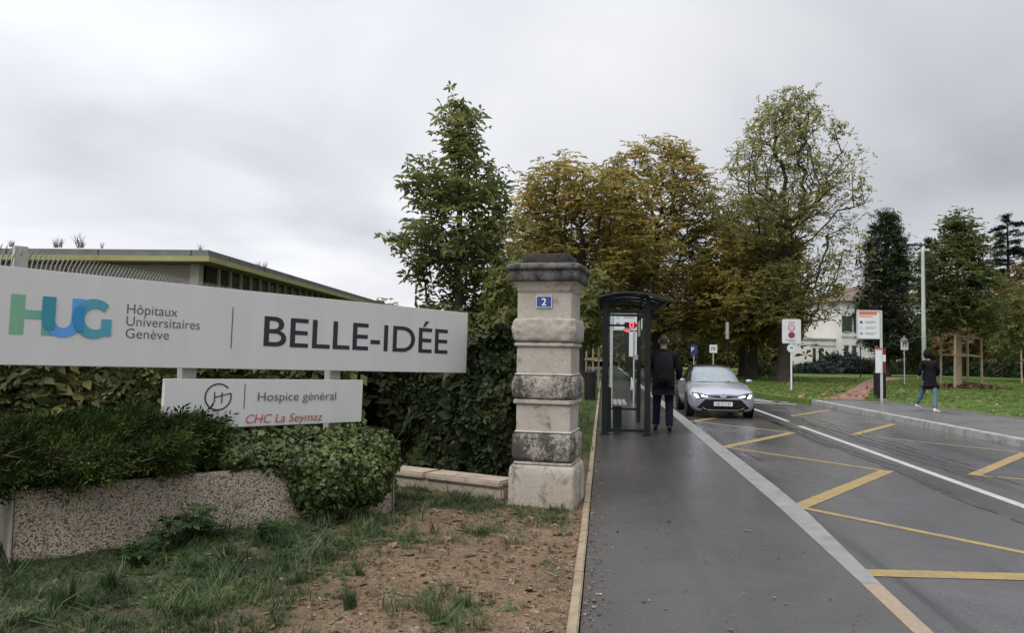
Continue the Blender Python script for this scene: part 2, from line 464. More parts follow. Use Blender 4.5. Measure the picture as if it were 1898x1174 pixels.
# ============================================================ SETTING
def asphalt(name, base, wet, bands=(), spots=True):
    m, t, b, o = newmat(name)
    big = noisen(t, 0.55, 5, 0.6)
    mid = noisen(t, 3.5, 5, 0.65)
    fine = noisen(t, 260, 2, 0.6)
    grain = noisen(t, 110, 2, .5, kind='v')
    col = rampnode(t, big.outputs[0], [(0.35, tuple(c*.82 for c in base)), (0.65, tuple(c*1.15 for c in base))])
    col = mixc(t, mathn(t, 'MULTIPLY', mid.outputs[0], .5), col, tuple(c*.75 for c in base))
    sp = rampnode(t, fine.outputs[0], [(0.35, (.62, .62, .62)), (0.62, (1.05, 1.05, 1.05)), (0.74, (1.6, 1.58, 1.52))])
    col = mixc(t, 0.8, col, sp, 'MULTIPLY')
    crs = noisen(t, 70, 3, .75); sp2 = rampnode(t, crs.outputs[0], [(0.33, (.60, .60, .60)), (0.52, (1, 1, 1)), (0.68, (1.5, 1.48, 1.42))])
    col = mixc(t, 0.75, col, sp2, 'MULTIPLY')
    pat = noisen(t, 1.3, 7, .7, dist=.8); sp3 = rampnode(t, pat.outputs[0], [(0.34, (.86, .86, .87)), (0.5, (1, 1, 1)), (0.66, (1.08, 1.08, 1.07))])
    col = mixc(t, 1.0, col, sp3, 'MULTIPLY')
    if spots:
        v = noisen(t, 3.2, kind='v')
        spot = mathn(t, 'LESS_THAN', v.outputs['Distance'], 0.035)
        rr = mathn(t, 'GREATER_THAN', v.outputs['Color'], .55)
        col = mixc(t, mathn(t, 'MULTIPLY', spot, mathn(t, 'MULTIPLY', rr, .6)), col, (.028, .028, .029))
        v2 = noisen(t, 5.1, kind='v', stretch=(1, 1.3, 1))
        spot2 = mathn(t, 'LESS_THAN', v2.outputs['Distance'], 0.022)
        r2 = mathn(t, 'GREATER_THAN', v2.outputs['Color'], .72)
        col = mixc(t, mathn(t, 'MULTIPLY', spot2, mathn(t, 'MULTIPLY', r2, .9)), col, (.30, .28, .25))
    rough = mathn(t, 'MULTIPLY_ADD', big.outputs[0], -.9, wet+.45)
    tcn = t.nodes.new('ShaderNodeTexCoord'); sx = t.nodes.new('ShaderNodeSeparateXYZ'); t.links.new(tcn.outputs['Object'], sx.inputs[0])
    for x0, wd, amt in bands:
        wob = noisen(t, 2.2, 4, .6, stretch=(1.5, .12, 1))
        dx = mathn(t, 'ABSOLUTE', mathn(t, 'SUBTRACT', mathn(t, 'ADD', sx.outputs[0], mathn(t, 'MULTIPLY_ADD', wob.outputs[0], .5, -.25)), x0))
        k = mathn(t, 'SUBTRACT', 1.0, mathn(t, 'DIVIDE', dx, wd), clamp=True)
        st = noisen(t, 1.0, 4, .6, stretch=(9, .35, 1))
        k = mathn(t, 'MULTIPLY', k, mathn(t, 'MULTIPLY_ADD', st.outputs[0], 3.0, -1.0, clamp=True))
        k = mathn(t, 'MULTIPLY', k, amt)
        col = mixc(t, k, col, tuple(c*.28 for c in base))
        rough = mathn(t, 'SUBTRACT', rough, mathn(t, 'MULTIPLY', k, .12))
    rough = mathn(t, 'MAXIMUM', rough, 0.16)
    rough = mathn(t, 'MINIMUM', rough, 0.75)
    t.links.new(col, b.inputs['Base Color']); t.links.new(rough, b.inputs['Roughness'])
    b.inputs['Specular IOR Level'].default_value = 0.42
    bumpn(t, b, mathn(t, 'ADD', fine.outputs[0], grain.outputs['Distance']), 0.28, 0.004)
    return m
mat_road = asphalt('wet_road_asphalt', (.088, .086, .089), .20, ((4.35, .30, 1.0), (5.15, .28, .9), (2.12, .20, 1.0), (6.3, .35, .7), (3.0, .2, .35)))  # wet streak bands; the one by the kerb strip also carries painted gutter shadow
mat_pave = asphalt('wet_pavement_asphalt', (.074, .071, .0695), .18, ((0.75, .3, .35),))
mat_plat = asphalt('platform_asphalt', (.125, .123, .126), .34, ())

def paintmat(name, c, worn=.35, rough=.5):
    m, t, b, o = newmat(name)
    n = noisen(t, 7, 8, .75); n2 = noisen(t, 120, 3, .6)
    col = rampnode(t, n2.outputs[0], [(.3, tuple(x*.72 for x in c)), (.6, c)])
    k = mathn(t, 'MULTIPLY_ADD', n.outputs[0], 5.0, -2.35, clamp=True)
    k = mathn(t, 'MULTIPLY', k, worn*.8)
    col = mixc(t, k, col, (.08, .075, .065))
    t.links.new(col, b.inputs['Base Color']); b.inputs['Roughness'].default_value = rough
    bumpn(t, b, n2.outputs[0], .2, .003)
    return m
mat_yellow = paintmat('yellow_road_paint', (.30, .205, .062), 1.0)
mat_white = paintmat('white_road_paint', (.42, .40, .395), .55)
mat_kstone = M('kerb_strip_stone', (.14, .145, .137), (.22, .225, .212), 4, .38, .55, bump=.2, bscale=120)
mat_kred = M('reddish_kerb_stone', (.20, .145, .10), (.30, .23, .165), 30, .55, .7, bump=.4, bscale=90)
mat_edge = M('tan_edging_stone', (.15, .115, .07), (.30, .235, .155), 11, .6, .8, bump=.4, bscale=70)

def stone(name, c1, c2, dark, amt, scale=9, warm=True, bump=.5):
    m, t, b, o = newmat(name)
    n = noisen(t, 3, 6, .6); f = noisen(t, 70, 5, .7); d = noisen(t, scale, 9, .78, dist=.6); w_ = noisen(t, 1.7, 4, .6)
    col = rampnode(t, n.outputs[0], [(.3, c1), (.7, c2)])
    if warm: col = mixc(t, mathn(t, 'MULTIPLY_ADD', w_.outputs[0], 3.0, -1.6, clamp=True), col, (.34, .23, .12))
    sp = rampnode(t, f.outputs[0], [(.3, (.72, .72, .72)), (.65, (1.1, 1.1, 1.1))])
    col = mixc(t, .8, col, sp, 'MULTIPLY')
    msk = noisen(t, 3.6, 3, .5, stretch=(1.4, 1.4, .6))
    dd = mathn(t, 'ADD', d.outputs[0], mathn(t, 'MULTIPLY_ADD', msk.outputs[0], .55, -.275))
    k = mathn(t, 'MULTIPLY_ADD', dd, 6.0, -6.0*(1-amt)+.12, clamp=True)
    col = mixc(t, mathn(t, 'MULTIPLY', k, .86), col, dark)
    t.links.new(col, b.inputs['Base Color']); b.inputs['Roughness'].default_value = .8; b.inputs['Specular IOR Level'].default_value = .3
    bumpn(t, b, mathn(t, 'ADD', f.outputs[0], d.outputs[0]), bump, .012)
    return m
def soilmat():
    m, t, b, o = newmat('verge_soil')
    n = noisen(t, 1.4, 6, .6); n2 = noisen(t, 38, 5, .7); n3 = noisen(t, 6, 6, .65); v = noisen(t, 75, kind='v')
    soil = rampnode(t, n2.outputs[0], [(.28, (.060, .039, .022)), (.5, (.165, .108, .064)), (.72, (.275, .19, .12))])
    pink = rampnode(t, v.outputs['Color'], [(.1, (.12, .077, .048)), (.6, (.235, .155, .10)), (.95, (.37, .28, .21))])
    soil = mixc(t, mathn(t, 'MULTIPLY_ADD', n3.outputs[0], 4.0, -1.7, clamp=True), soil, pink)
    moss = rampnode(t, n2.outputs[0], [(.3, (.025, .03, .012)), (.6, (.06, .07, .028))])
    g = mathn(t, 'MULTIPLY_ADD', n.outputs[0], 3.5, -1.75, clamp=True)
    sx = t.nodes.new('ShaderNodeSeparateXYZ'); tcn = t.nodes.new('ShaderNodeTexCoord'); t.links.new(tcn.outputs['Object'], sx.inputs[0])
    far = mathn(t, 'MULTIPLY_ADD', sx.outputs[1], .3, -2.5, clamp=True)
    lf = mathn(t, 'MULTIPLY_ADD', sx.outputs[0], -.6, -.75, clamp=True)
    f = mathn(t, 'MAXIMUM', mathn(t, 'MULTIPLY', g, .55), mathn(t, 'MAXIMUM', far, mathn(t, 'MULTIPLY', lf, .95)))
    t.links.new(mixc(t, f, soil, moss), b.inputs['Base Color'])
    b.inputs['Roughness'].default_value = .85; b.inputs['Specular IOR Level'].default_value = .25
    bumpn(t, b, mathn(t, 'ADD', n2.outputs[0], mathn(t, 'MULTIPLY', v.outputs['Distance'], -1.0)), .9, .02)
    return m
mat_soil = soilmat()
def lawnmat():
    m, t, b, o = newmat('lawn_grass')
    n = noisen(t, .28, 5, .6); n2 = noisen(t, 9, 6, .7); n3 = noisen(t, 55, 3, .7)
    a = rampnode(t, n.outputs[0], [(.3, (.065, .115, .02)), (.55, (.098, .16, .029)), (.75, (.13, .175, .044))])
    d = rampnode(t, n2.outputs[0], [(.3, (.55, .55, .5)), (.7, (1.25, 1.2, 1.1))])
    e = rampnode(t, n3.outputs[0], [(.3, (.5, .5, .5)), (.7, (1.4, 1.4, 1.3))])
    col = mixc(t, 1.0, mixc(t, 1.0, a, d, 'MULTIPLY'), e, 'MULTIPLY')
    t.links.new(col, b.inputs['Base Color']); b.inputs['Roughness'].default_value = .8; b.inputs['Specular IOR Level'].default_value = .2
    bumpn(t, b, n3.outputs[0], .8, .04)
    return m
mat_lawn = lawnmat()
mat_path = M('leaf_strewn_path', (.13, .06, .042), (.24, .125, .09), 14, .8, bump=.6, bscale=40)

# far ground, road, pavements
g = MB().sheet([(-1500, -200), (1500, -200), (1500, 1800), (-1500, 1800)], -.24).build('ground', mat_lawn); tag(g, kind='structure')
def kx(y): return 8.29-.0347*y            # right kerb line
strip_l = [(1.60, -8), (1.64, 3.9), (1.67, 5.2), (1.71, 7.8), (1.72, 100)]
strip_r = [(1.74, -8), (1.755, 4.3), (1.79, 5.2), (1.92, 7.4), (1.95, 9), (1.95, 100)]
lawn_edge = [(kx(28)-.05, 28.05), (6.86, 28.7), (6.32, 32.8), (5.85, 40), (5.7, 100)]
r_poly = strip_r + [(p[0], p[1]) for p in reversed(lawn_edge)] + [(kx(-8), -8)]
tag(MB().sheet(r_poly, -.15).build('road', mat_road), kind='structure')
ground_prism([(-.11, -8)]+strip_l+[(-.11, 100)], -.22, 0.0, 'pavement', mat_pave)
near = [(1.62, -8), (1.64, 3.9), (1.67, 5.2), (1.79, 5.2), (1.755, 4.3), (1.74, -8)]
ground_prism([p for p in strip_l if p[1] >= 5.2]+[(1.95, 100), (1.95, 9), (1.92, 7.4), (1.79, 5.2)], -.22, .004, 'kerb_strip', mat_kstone)
ground_prism([(1.60, -8), (1.64, 3.9), (1.67, 5.198), (1.79, 5.198), (1.755, 4.3), (1.74, -8)], -.22, .004, 'reddish_kerb_strip', mat_kred)
# tan edging stones along the verge
e = MB(); y = -2.0; rr = random.Random(4)
while y < 60:
    l = 1.0 if y > 7 else 1.18
    e.box((-.148-.0015*max(0, y-5)*.3, y+l/2, -.05+rr.uniform(-.003, .003)), (.060, l-.012, .155), rz=rr.uniform(-.004, .004)); y += l
tag(e.build('edging', mat_edge, bevel=.008), kind='structure')

# soil and grass verge on the left: uneven ground
xs = np.concatenate([-np.arange(.183, 5.5, .045)[::1], [-6.5, -9, -14, -25, -50, -120, -300]])
ys = np.concatenate([[-6, 0, 1.5], np.arange(2.4, 9.0, .045), [10, 12, 15, 20, 30, 50, 90, 200]])
X, Y = np.meshgrid(xs, ys, indexing='ij'); Z = np.zeros_like(X)
def verge_z(x, y):
    z = .022*noise.noise(Vector((x*1.6, y*1.6, 0)))+.012*noise.noise(Vector((x*7, y*7, 3)))+.007*noise.noise(Vector((x*22, y*22, 5)))
    k = min(1., max(0., (-x-.183)/.12)); z = z*k-.012*(1-k)
    if x < -5.6 or y > 9.0 or y < 2.3: z = .03*min(1, max(0, (-x-.183)/.3))
    return z
for i in range(X.shape[0]):
    for j in range(X.shape[1]): Z[i, j] = verge_z(X[i, j], Y[i, j])
V = np.stack([X, Y, Z], -1).reshape(-1, 3); ni, nj = X.shape
I = np.arange(ni*nj).reshape(ni, nj)
F = np.stack([I[:-1, :-1], I[:-1, 1:], I[1:, 1:], I[1:, :-1]], -1).reshape(-1, 4)
tag(quads('soil_verge', V, F, mat_soil, smooth=True), kind='structure')

# right side: bus platform, its kerb stones and the lawn
py = [-8, 5, 15, 22, 27, 28.1]
front = [(kx(v)+.24, v) for v in py]
back = [(13.15-.121*v, v) for v in py]
ground_prism(front+list(reversed(back)), -.22, 0.0, 'bus_platform', mat_plat)
mat_kerb = stone('pale_kerb_concrete', (.22, .22, .21), (.36, .355, .34), (.05, .05, .048), .44, 5, False, .5)
k = MB(); y = -7.0
while y < 28:
    l = min(1.0, 28.2-y)
    k.box((kx(y+l/2)+.12, y+l/2, -.105), (.235, l-.014, .215), rz=.0347); y += 1.0
tag(k.build('kerb', mat_kerb, bevel=.015), kind='structure')
k = MB(); k.bar((13.18-.121*-8, -8, -.04), (13.18-.121*28.1, 28.1, -.04), .07, .13)
tag(k.build('platform_edging', M('dark_edging', (.10, .09, .08), (.17, .155, .14), 9, .7)), kind='structure')
lp = [(13.22-.121*v, v) for v in py]+[(9.7, 28.3)]+lawn_edge+[(5.7, 400), (500, 400), (500, -8)]
ground_prism(lp, -.22, .012, 'lawn', mat_lawn)
pth = [P(1548, 745), P(1600, 742.5), P(1662, 741), P(1668, 728), P(1650, 708), P(1612, 704), P(1592, 712), P(1566, 727)]
pth = [P(1540, 744.5), P(1602, 743), P(1616, 722), P(1640, 708), P(1680, 702), P(1640, 700), P(1608, 705), P(1578, 722)]
tag(MB().sheet([(p.x, max(28.35, p.y)) for p in pth], .017).build('path', mat_path), kind='structure')

# painted markings, each a sheet 4 mm over the asphalt
ZM = -.146
def stroke(mb, a, b, w, z=ZM, ragged=None):
    a, b = Vector((*a, 0)), Vector((*b, 0)); d = (b-a).normalized(); s = Vector((-d.y, d.x, 0))*w/2
    mb.sheet([a-s, b-s, b+s, a+s], z)
def zigzag(name, pts, w, ends=()):
    """one mitred zigzag ribbon"""
    pts = [Vector((p[0], p[1], 0)) for p in pts]; Lp, Rp = [], []
    for i, p in enumerate(pts):
        d0 = (p-pts[i-1]).normalized() if i else (pts[1]-p).normalized()
        d1 = (pts[i+1]-p).normalized() if i < len(pts)-1 else d0
        n0 = Vector((-d0.y, d0.x, 0)); n1 = Vector((-d1.y, d1.x, 0)); mt = n0+n1
        if mt.length < .35: mt = n0
        mt.normalize(); k = min(2.2, 1/max(.3, mt.dot(n0)))
        Lp.append(p+mt*w/2*k); Rp.append(p-mt*w/2*k)
    vs = [(*p.xy, ZM) for p in Lp+Rp]; n = len(pts)
    fs = [(i, i+1, n+i+1, n+i) for i in range(n-1)]
    return tag(MB().add(vs, fs).build(name, mat_yellow), kind='structure')
def zz(pts, wthick, wthin, first):
    mb = MB()
    for i in range(len(pts)-1):
        thick = (i % 2) == first
        a, b = Vector((*pts[i], 0)), Vector((*pts[i+1], 0)); d = (b-a).normalized()
        if not thick: a = a+d*.07; b = b-d*.02
        else: a = a-d*.03; b = b+d*.05
        stroke(mb, a.xy, b.xy, wthick if thick else wthin, -.146 if thick else -.1468)
    return tag(mb.build('yellow_zigzag_marking', mat_yellow), kind='structure')
zz([(1.98, 6.04), (4.12, 6.22), (2.10, 8.55), (4.06, 11.55), (2.16, 13.95), (4.05, 17.0), (2.2, 19.3), (4.05, 22.4), (2.25, 24.8)], .185, .105, 0)
zz([(7.45, 10.2), (5.2, 11.45), (7.4, 14.4), (5.3, 16.95), (7.2, 20.0), (5.25, 22.0), (7.1, 25.0)], .17, .085, 1)
c = MB(); stroke(c, (4.64, 1.0), (4.64, 18.8), .13); stroke(c, (4.68, 20.0), (4.70, 24.6), .13); stroke(c, (4.70, 27), (4.70, 31.0), .13)
tag(c.build('white_centre_line', mat_white), kind='structure')
c = MB()
for y in (27.6, 28.7): stroke(c, (3.0, y+.9), (6.75, y+.1), .30)
stroke(c, (4.9, 31.6), (6.5, 28.6), .26); stroke(c, (3.2, 30.6), (6.2, 30.3), .3); stroke(c, (3.2, 32.0), (6.1, 32.0), .3)
tag(c.build('white_crossing_marking', mat_white), kind='structure')
# black tar seams, thin and wavy, with the gutter shadow painted in the same black
mat_tar_shadow = M('tar_and_gutter_shadow', (.016, .016, .017), (.05, .049, .05), 5, .25, .40, stretch=(4, .5, 1))
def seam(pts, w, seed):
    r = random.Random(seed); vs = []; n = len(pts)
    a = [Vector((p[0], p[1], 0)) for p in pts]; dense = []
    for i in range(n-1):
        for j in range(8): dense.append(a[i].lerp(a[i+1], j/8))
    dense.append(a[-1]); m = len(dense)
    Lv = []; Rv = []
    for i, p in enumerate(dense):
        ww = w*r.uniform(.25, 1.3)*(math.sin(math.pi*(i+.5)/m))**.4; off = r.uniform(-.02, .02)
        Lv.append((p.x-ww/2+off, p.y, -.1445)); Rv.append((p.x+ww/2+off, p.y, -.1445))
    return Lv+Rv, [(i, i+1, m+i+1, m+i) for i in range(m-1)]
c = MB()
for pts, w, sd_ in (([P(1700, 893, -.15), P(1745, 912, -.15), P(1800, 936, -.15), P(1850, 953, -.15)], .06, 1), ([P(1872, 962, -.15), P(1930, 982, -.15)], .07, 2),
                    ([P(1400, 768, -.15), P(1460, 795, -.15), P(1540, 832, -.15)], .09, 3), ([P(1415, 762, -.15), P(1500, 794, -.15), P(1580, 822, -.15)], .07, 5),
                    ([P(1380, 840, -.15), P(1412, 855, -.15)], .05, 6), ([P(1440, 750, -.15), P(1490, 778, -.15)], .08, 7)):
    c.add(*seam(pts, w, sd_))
for x0, ya, yb, w, sd_ in ((4.20, 9.5, 24, .07, 21), (4.36, 12, 28, .10, 22), (4.95, 11, 27, .08, 23), (5.12, 13, 26, .07, 24), (5.38, 9, 20, .045, 25), (5.62, 12, 22, .04, 26), (2.02, 9.5, 24, .05, 27), (2.28, 15, 26, .06, 28)):  # long strip next to the kerb strip paints the gutter shadow
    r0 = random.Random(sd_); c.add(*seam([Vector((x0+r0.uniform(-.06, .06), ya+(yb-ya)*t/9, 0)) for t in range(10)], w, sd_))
tag(c.build('tar_seams_and_gutter_shadow', mat_tar_shadow), kind='structure')

# ============================================================ GATE PILLAR
st_clean = stone('limestone', (.345, .312, .268), (.45, .41, .36), (.07, .062, .053), .44)
st_band = stone('weathered_limestone', (.36, .325, .28), (.46, .42, .37), (.013, .012, .012), .575, 24, False, 1.0)
st_band2 = stone('lightly_weathered_limestone', (.36, .325, .28), (.46, .42, .37), (.022, .02, .019), .455, 24, False, 1.0)
st_cap = stone('blackened_limestone', (.085, .085, .08), (.18, .175, .167), (.012, .012, .012), .56, 9, False, .7)
st_top = stone('sooty_stone', (.03, .024, .022), (.055, .045, .042), (.012, .01, .01), .5, 6, False, .7)
pil = thing('gate_pillar', 'old square limestone gate pillar with blackened cap and blue number plate', 'pillar', (-.545, 7.565, 0.0), R_(-7.0)); pil.scale = (.94, .94, .984)
def ring_loft(profile, mat, name, parent, rough=0.0, sub=14, seed=0, corner=.02, off=(0, 0)):
    """square cross-section lofted along z: profile = [(half width, z)]"""
    V = []; F = []; n = sub*4
    for hw, z in profile:
        for s in range(4):
            for i in range(sub):
                f = -1+2*(i/sub); a, bq = [(f*hw, -hw), (hw, f*hw), (-f*hw, hw), (-hw, -f*hw)][s]
                l = math.hypot(a, bq); mx_ = hw*math.sqrt(2)-corner*.6
                if l > mx_: a *= mx_/l; bq *= mx_/l
                V.append([a, bq, z])
    V = np.array(V)
    if rough:
        for v in V:
            p = Vector(v)*16+Vector((seed, seed*2, 0)); q = Vector(v)*45
            d = 1+(rough*noise.noise(p)+rough*.5*noise.noise(q))/max(abs(v[0]), abs(v[1]), .1)
            v[0] *= d; v[1] *= d; v[2] += rough*.3*noise.noise(p+Vector((9, 0, 0)))
    m = len(profile)
    for j in range(m-1):
        for i in range(n): F.append((j*n+i, j*n+(i+1) % n, (j+1)*n+(i+1) % n, (j+1)*n+i))
    mb = MB(); mb.v = [tuple(v) for v in V]; mb.f = F+[tuple(range(n-1, -1, -1)), tuple((m-1)*n+i for i in range(n))]
    o = mb.build(name, mat, parent)
    for p in o.data.polygons: p.use_smooth = rough > 0 and len(p.vertices) == 4
    return o
ring_loft([(.345, -.08), (.346, .02), (.344, .30), (.338, .365), (.325, .385), (.318, .392)], st_clean, 'plinth', pil, .002, corner=.015)
def band(z0, z1, hw, mat, seed):
    pr = [(hw-.05, z0-.03), (hw-.045, z0-.004)]
    for i in range(15):
        a = -math.pi/2+math.pi*i/14
        pr.append((hw-.045+.050*math.cos(a)**.45 if math.cos(a) > 0 else hw-.045, (z0+z1)/2+(z1-z0)/2*math.sin(a)))
    pr.append((hw-.05, z1+.012))
    ring_loft(pr, mat, 'rough_band', pil, .013, sub=30, seed=seed, corner=.05)
def shaft(z0, z1, hw): ring_loft([(hw, z0), (hw, z1)], st_clean, 'shaft', pil, 0, corner=.012)
def ledge(z0, z1, hw): ring_loft([(hw-.012, z0), (hw, z0+.012), (hw, z1-.01), (hw-.014, z1)], st_clean, 'ledge', pil, 0, corner=.012)
ledge(.392, .425, .305); band(.43, .70, .318, st_band, 3); ledge(.70, .728, .30)
shaft(.728, .985, .285); ledge(.985, 1.035, .312)
band(1.04, 1.265, .330, st_band, 11); ledge(1.265, 1.29, .305)
shaft(1.29, 1.55, .288); ledge(1.55, 1.592, .312)
band(1.60, 1.835, .330, st_band2, 23)
shaft(1.835, 2.085, .288)
ring_loft([(.288, 2.085), (.289, 2.10), (.300, 2.112), (.302, 2.128), (.305, 2.14), (.330, 2.185), (.338, 2.20)], st_clean, 'neck_moulding', pil, .003)
ring_loft([(.36, 2.20), (.368, 2.21), (.372, 2.30), (.366, 2.306), (.392, 2.312), (.396, 2.33), (.394, 2.358), (.36, 2.372), (.30, 2.385)], st_cap, 'cap_stone', pil, .005, seed=5)
ring_loft([(.255, 2.38), (.258, 2.39), (.256, 2.468), (.247, 2.478)], st_top, 'top_block', pil, .006, seed=8, corner=.03)
# number plate
blue_en = M('blue_enamel', (.012, .03, .16), (.02, .05, .24), 18, .25, .35, coat=.3)
white_en = M('white_enamel', (.62, .62, .62), (.7, .7, .7), 10, .3)
pl = MB().box((0, -.2945, 1.995), (.172, .008, .118)).build('number_plate', blue_en, pil, bevel=.002)
fr = MB()
for c_, d_ in (((0, -.2995, 2.050), (.166, .003, .006)), ((0, -.2995, 1.940), (.166, .003, .006)), ((-.080, -.2995, 1.995), (.006, .003, .104)), ((.080, -.2995, 1.995), (.006, .003, .104))): fr.box(c_, d_)
fr.build('plate_border', white_en, pl)
text_mesh('numeral', '2', white_en, pl, cap=.073, loc=(0, -.3005, 1.960), offset=.018, mat3=FACE_Y, align='CENTER')
# low stone wall from the pillar
mat_wall = stone('stained_coping_stone', (.36, .30, .23), (.46, .40, .33), (.20, .12, .055), .44, 4)
a_, b_ = Vector((-.93, 7.60, 0)), Vector((-4.4, 9.10, 0))
d_ = (b_-a_).normalized()
wl = thing('low_stone_wall', 'low ochre stained stone kerb wall running from pillar to hedge', 'low wall', tuple(a_), math.atan2(d_.y, d_.x))
MB().box(((b_-a_).length/2, 0, -.03), ((b_-a_).length, .26, .30)).build('wall_base', mat_wall, wl, bevel=.02)
cp = MB(); x = 0.0
while x < (b_-a_).length-.1:
    l = .95; cp.box((x+l/2, 0, .155), (l-.012, .31, .07)); x += l
cp.build('coping', mat_wall, wl, bevel=.018)

# ============================================================ THE BIG SIGN
SA = H(0, 677, 5.19); SB = H(864, 692, 8.57)
SU = (SB-SA).normalized(); SN = SU.cross(Vector((0, 0, 1))).normalized(); SV = SN.cross(SU)
SV = SU.cross(SN); SV = -SV if SV.z < 0 else SV
if SN.dot(Vector((0, 0, EYE))-SA) < 0: SN = -SN
sm = Matrix((SU, SV, SN)).transposed()       # sign local: x along, y up, z towards the viewer
mat_sign = M('white_sign_panel', (.60, .595, .595), (.655, .65, .65), 2.5, .42, .55)
def signmat():
    m, t, b, o = newmat('white_sign_panel'); n = noisen(t, 2.0, 6, .65, stretch=(3.0, .35, 1)); f = noisen(t, 9, 5, .6)
    col = rampnode(t, n.outputs[0], [(.30, (.585, .58, .575)), (.55, (.62, .615, .612)), (.8, (.64, .635, .635))])
    sp = mathn(t, 'MULTIPLY_ADD', f.outputs[0], 9.0, -6.3, clamp=True)
    col = mixc(t, mathn(t, 'MULTIPLY', sp, .14), col, (.30, .28, .25))
    t.links.new(col, b.inputs['Base Color']); b.inputs['Roughness'].default_value = .38; b.inputs['Specular IOR Level'].default_value = .45
    return m
mat_sign = signmat()
mat_signedge = M('sign_edge', (.45, .45, .45), None, 8, .4, metal=.3)
mat_post = M('painted_post', (.34, .33, .31), (.42, .41, .39), 5, .5)
mat_ink = M('dark_ink', (.018, .018, .030), (.024, .024, .036), 5, .5)
mat_grey = M('grey_ink', (.085, .085, .095), (.10, .10, .11), 5, .5)
mat_red = M('red_ink', (.40, .075, .045), (.46, .10, .065), 20, .5)
def sroot(name, label, cat, u, v):
    o = thing(name, label, cat); o.matrix_world = Matrix.Translation(SA+sm@Vector((u, v, 0))) @ sm.to_4x4(); return o
big = sroot('entrance_sign', 'long white entrance sign with big dark capitals and a blue green logo', 'sign', 0, 0)
MB().box((2.03, .3425, -.03), (4.99, .685, .06)).build('sign_panel', mat_sign, big, bevel=.004)
MB().box((4.5265, .3425, -.03), (.003, .68, .062)).build('panel_edge', mat_signedge, big)
def text(nm, body, m, par, u0, v0, wid, cap, off=0., shear=0.):
    words = body.split(' ')
    def ext(s):
        o = text_mesh('t', s, m, None, None, 1.0, (0, 0, 0), shear, off); xs_ = [v.co.x for v in o.data.vertices]; r = max(xs_)-min(xs_); me = o.data
        bpy.data.objects.remove(o, do_unlink=True); bpy.data.meshes.remove(me); return r
    if len(words) == 1: return text_mesh(nm, body, m, par, wid, cap, (u0, v0, .003), shear, off)
    full = ext(body); k = wid/full
    for i, w_ in enumerate(words):
        end = ext(' '.join(words[:i+1])); l = ext(w_)
        text_mesh(nm, w_, m, par, l*k, cap, (u0+(end-l)*k, v0, .003), shear, off)
text('lettering', 'BELLE-IDÉE', mat_ink, big, 1.980, .211, 2.242, .266, off=.006)
text('lettering', 'Hôpitaux', mat_grey, big, .811, .414, .391, .074, off=-.006)
text('lettering', 'Universitaires', mat_grey, big, .811, .321, .583, .072, off=-.006)
text('lettering', 'Genève', mat_grey, big, .811, .226, .333, .072, off=-.006)
MB().box((1.678, .353, .002), (.008, .352, .002)).build('divider_line', mat_grey, big)
# HUG logo: three letters with darker overlaps
def flat(name, col, faces, z, par=big):
    mb = MB()
    for poly in faces: mb.sheet([(p[0], p[1]) for p in poly], z)
    return mb.build(name, M('logo_'+name, col, col, 3, .45), par)
def logo_h():
    m, t, b, o = newmat('logo_green'); tcn = t.nodes.new('ShaderNodeTexCoord'); s = t.nodes.new('ShaderNodeSeparateXYZ'); t.links.new(tcn.outputs['Object'], s.inputs[0])
    f = mathn(t, 'MULTIPLY_ADD', s.outputs[0], 3.6, -.13, clamp=True)
    t.links.new(rampnode(t, f, [(0, (.19, .42, .26)), (1, (.13, .36, .34))]), b.inputs['Base Color']); b.inputs['Roughness'].default_value = .45
    return m
MB().sheet([(.037, .216), (.124, .216), (.124, .497), (.037, .497)], .002).sheet([(.124, .329), (.234, .329), (.234, .392), (.124, .392)], .002).sheet([(.234, .216), (.317, .216), (.317, .497), (.234, .497)], .002).build('letter_h', logo_h(), big)
def arc(cx, cy, rx, ry, a0, a1, n=28): return [(cx+rx*math.cos(a0+(a1-a0)*i/n), cy+ry*math.sin(a0+(a1-a0)*i/n)) for i in range(n+1)]
def ribbon(outer, inner): return [[outer[i], outer[i+1], inner[i+1], inner[i]] for i in range(len(outer)-1)]
uo = arc(.371, .345, .140, .135, math.pi, 2*math.pi); ui = arc(.371, .345, .055, .068, math.pi, 2*math.pi)
flat('letter_u', (.10, .33, .72), [[(.231, .497), (.316, .497), (.316, .345), (.231, .345)], [(.426, .345), (.511, .345), (.511, .497), (.426, .497)]]+ribbon(uo, ui), .004)
go = arc(.578, .358, .146, .147, .80, 2*math.pi-1.02, 40); gi = arc(.590, .356, .078, .080, .72, 2*math.pi-1.02, 40)
flat('letter_g', (.08, .32, .42), ribbon(go, gi)+[[(.631, .358), (.703, .358), (.703, .2865), (.631, .2865)], [(.631, .2865), (.703, .2865), (.703, .232), go[-1]]], .006)
flat('letter_overlap', (.035, .25, .34), [[(.234, .497), (.317, .497), (.317, .345), (.234, .345)], [(.234, .345), (.317, .345), (.317, .325), (.317, .26), (.262, .26), (.24, .30)]], .008)
ov = arc(.578, .358, .146, .147, math.pi-.62, math.pi+.75, 24); ovr = [(.511, p[1]) for p in ov]
ov = [(p[0], p[1]) for p in ov]
ovr = [(min(.511, .590-math.sqrt(max(.0001, .078**2*(1-min(.999, ((p[1]-.356)/.080)**2))))), p[1]) for p in ov]
flat('letter_overlap', (.03, .24, .52), ribbon(ov, ovr), .010)

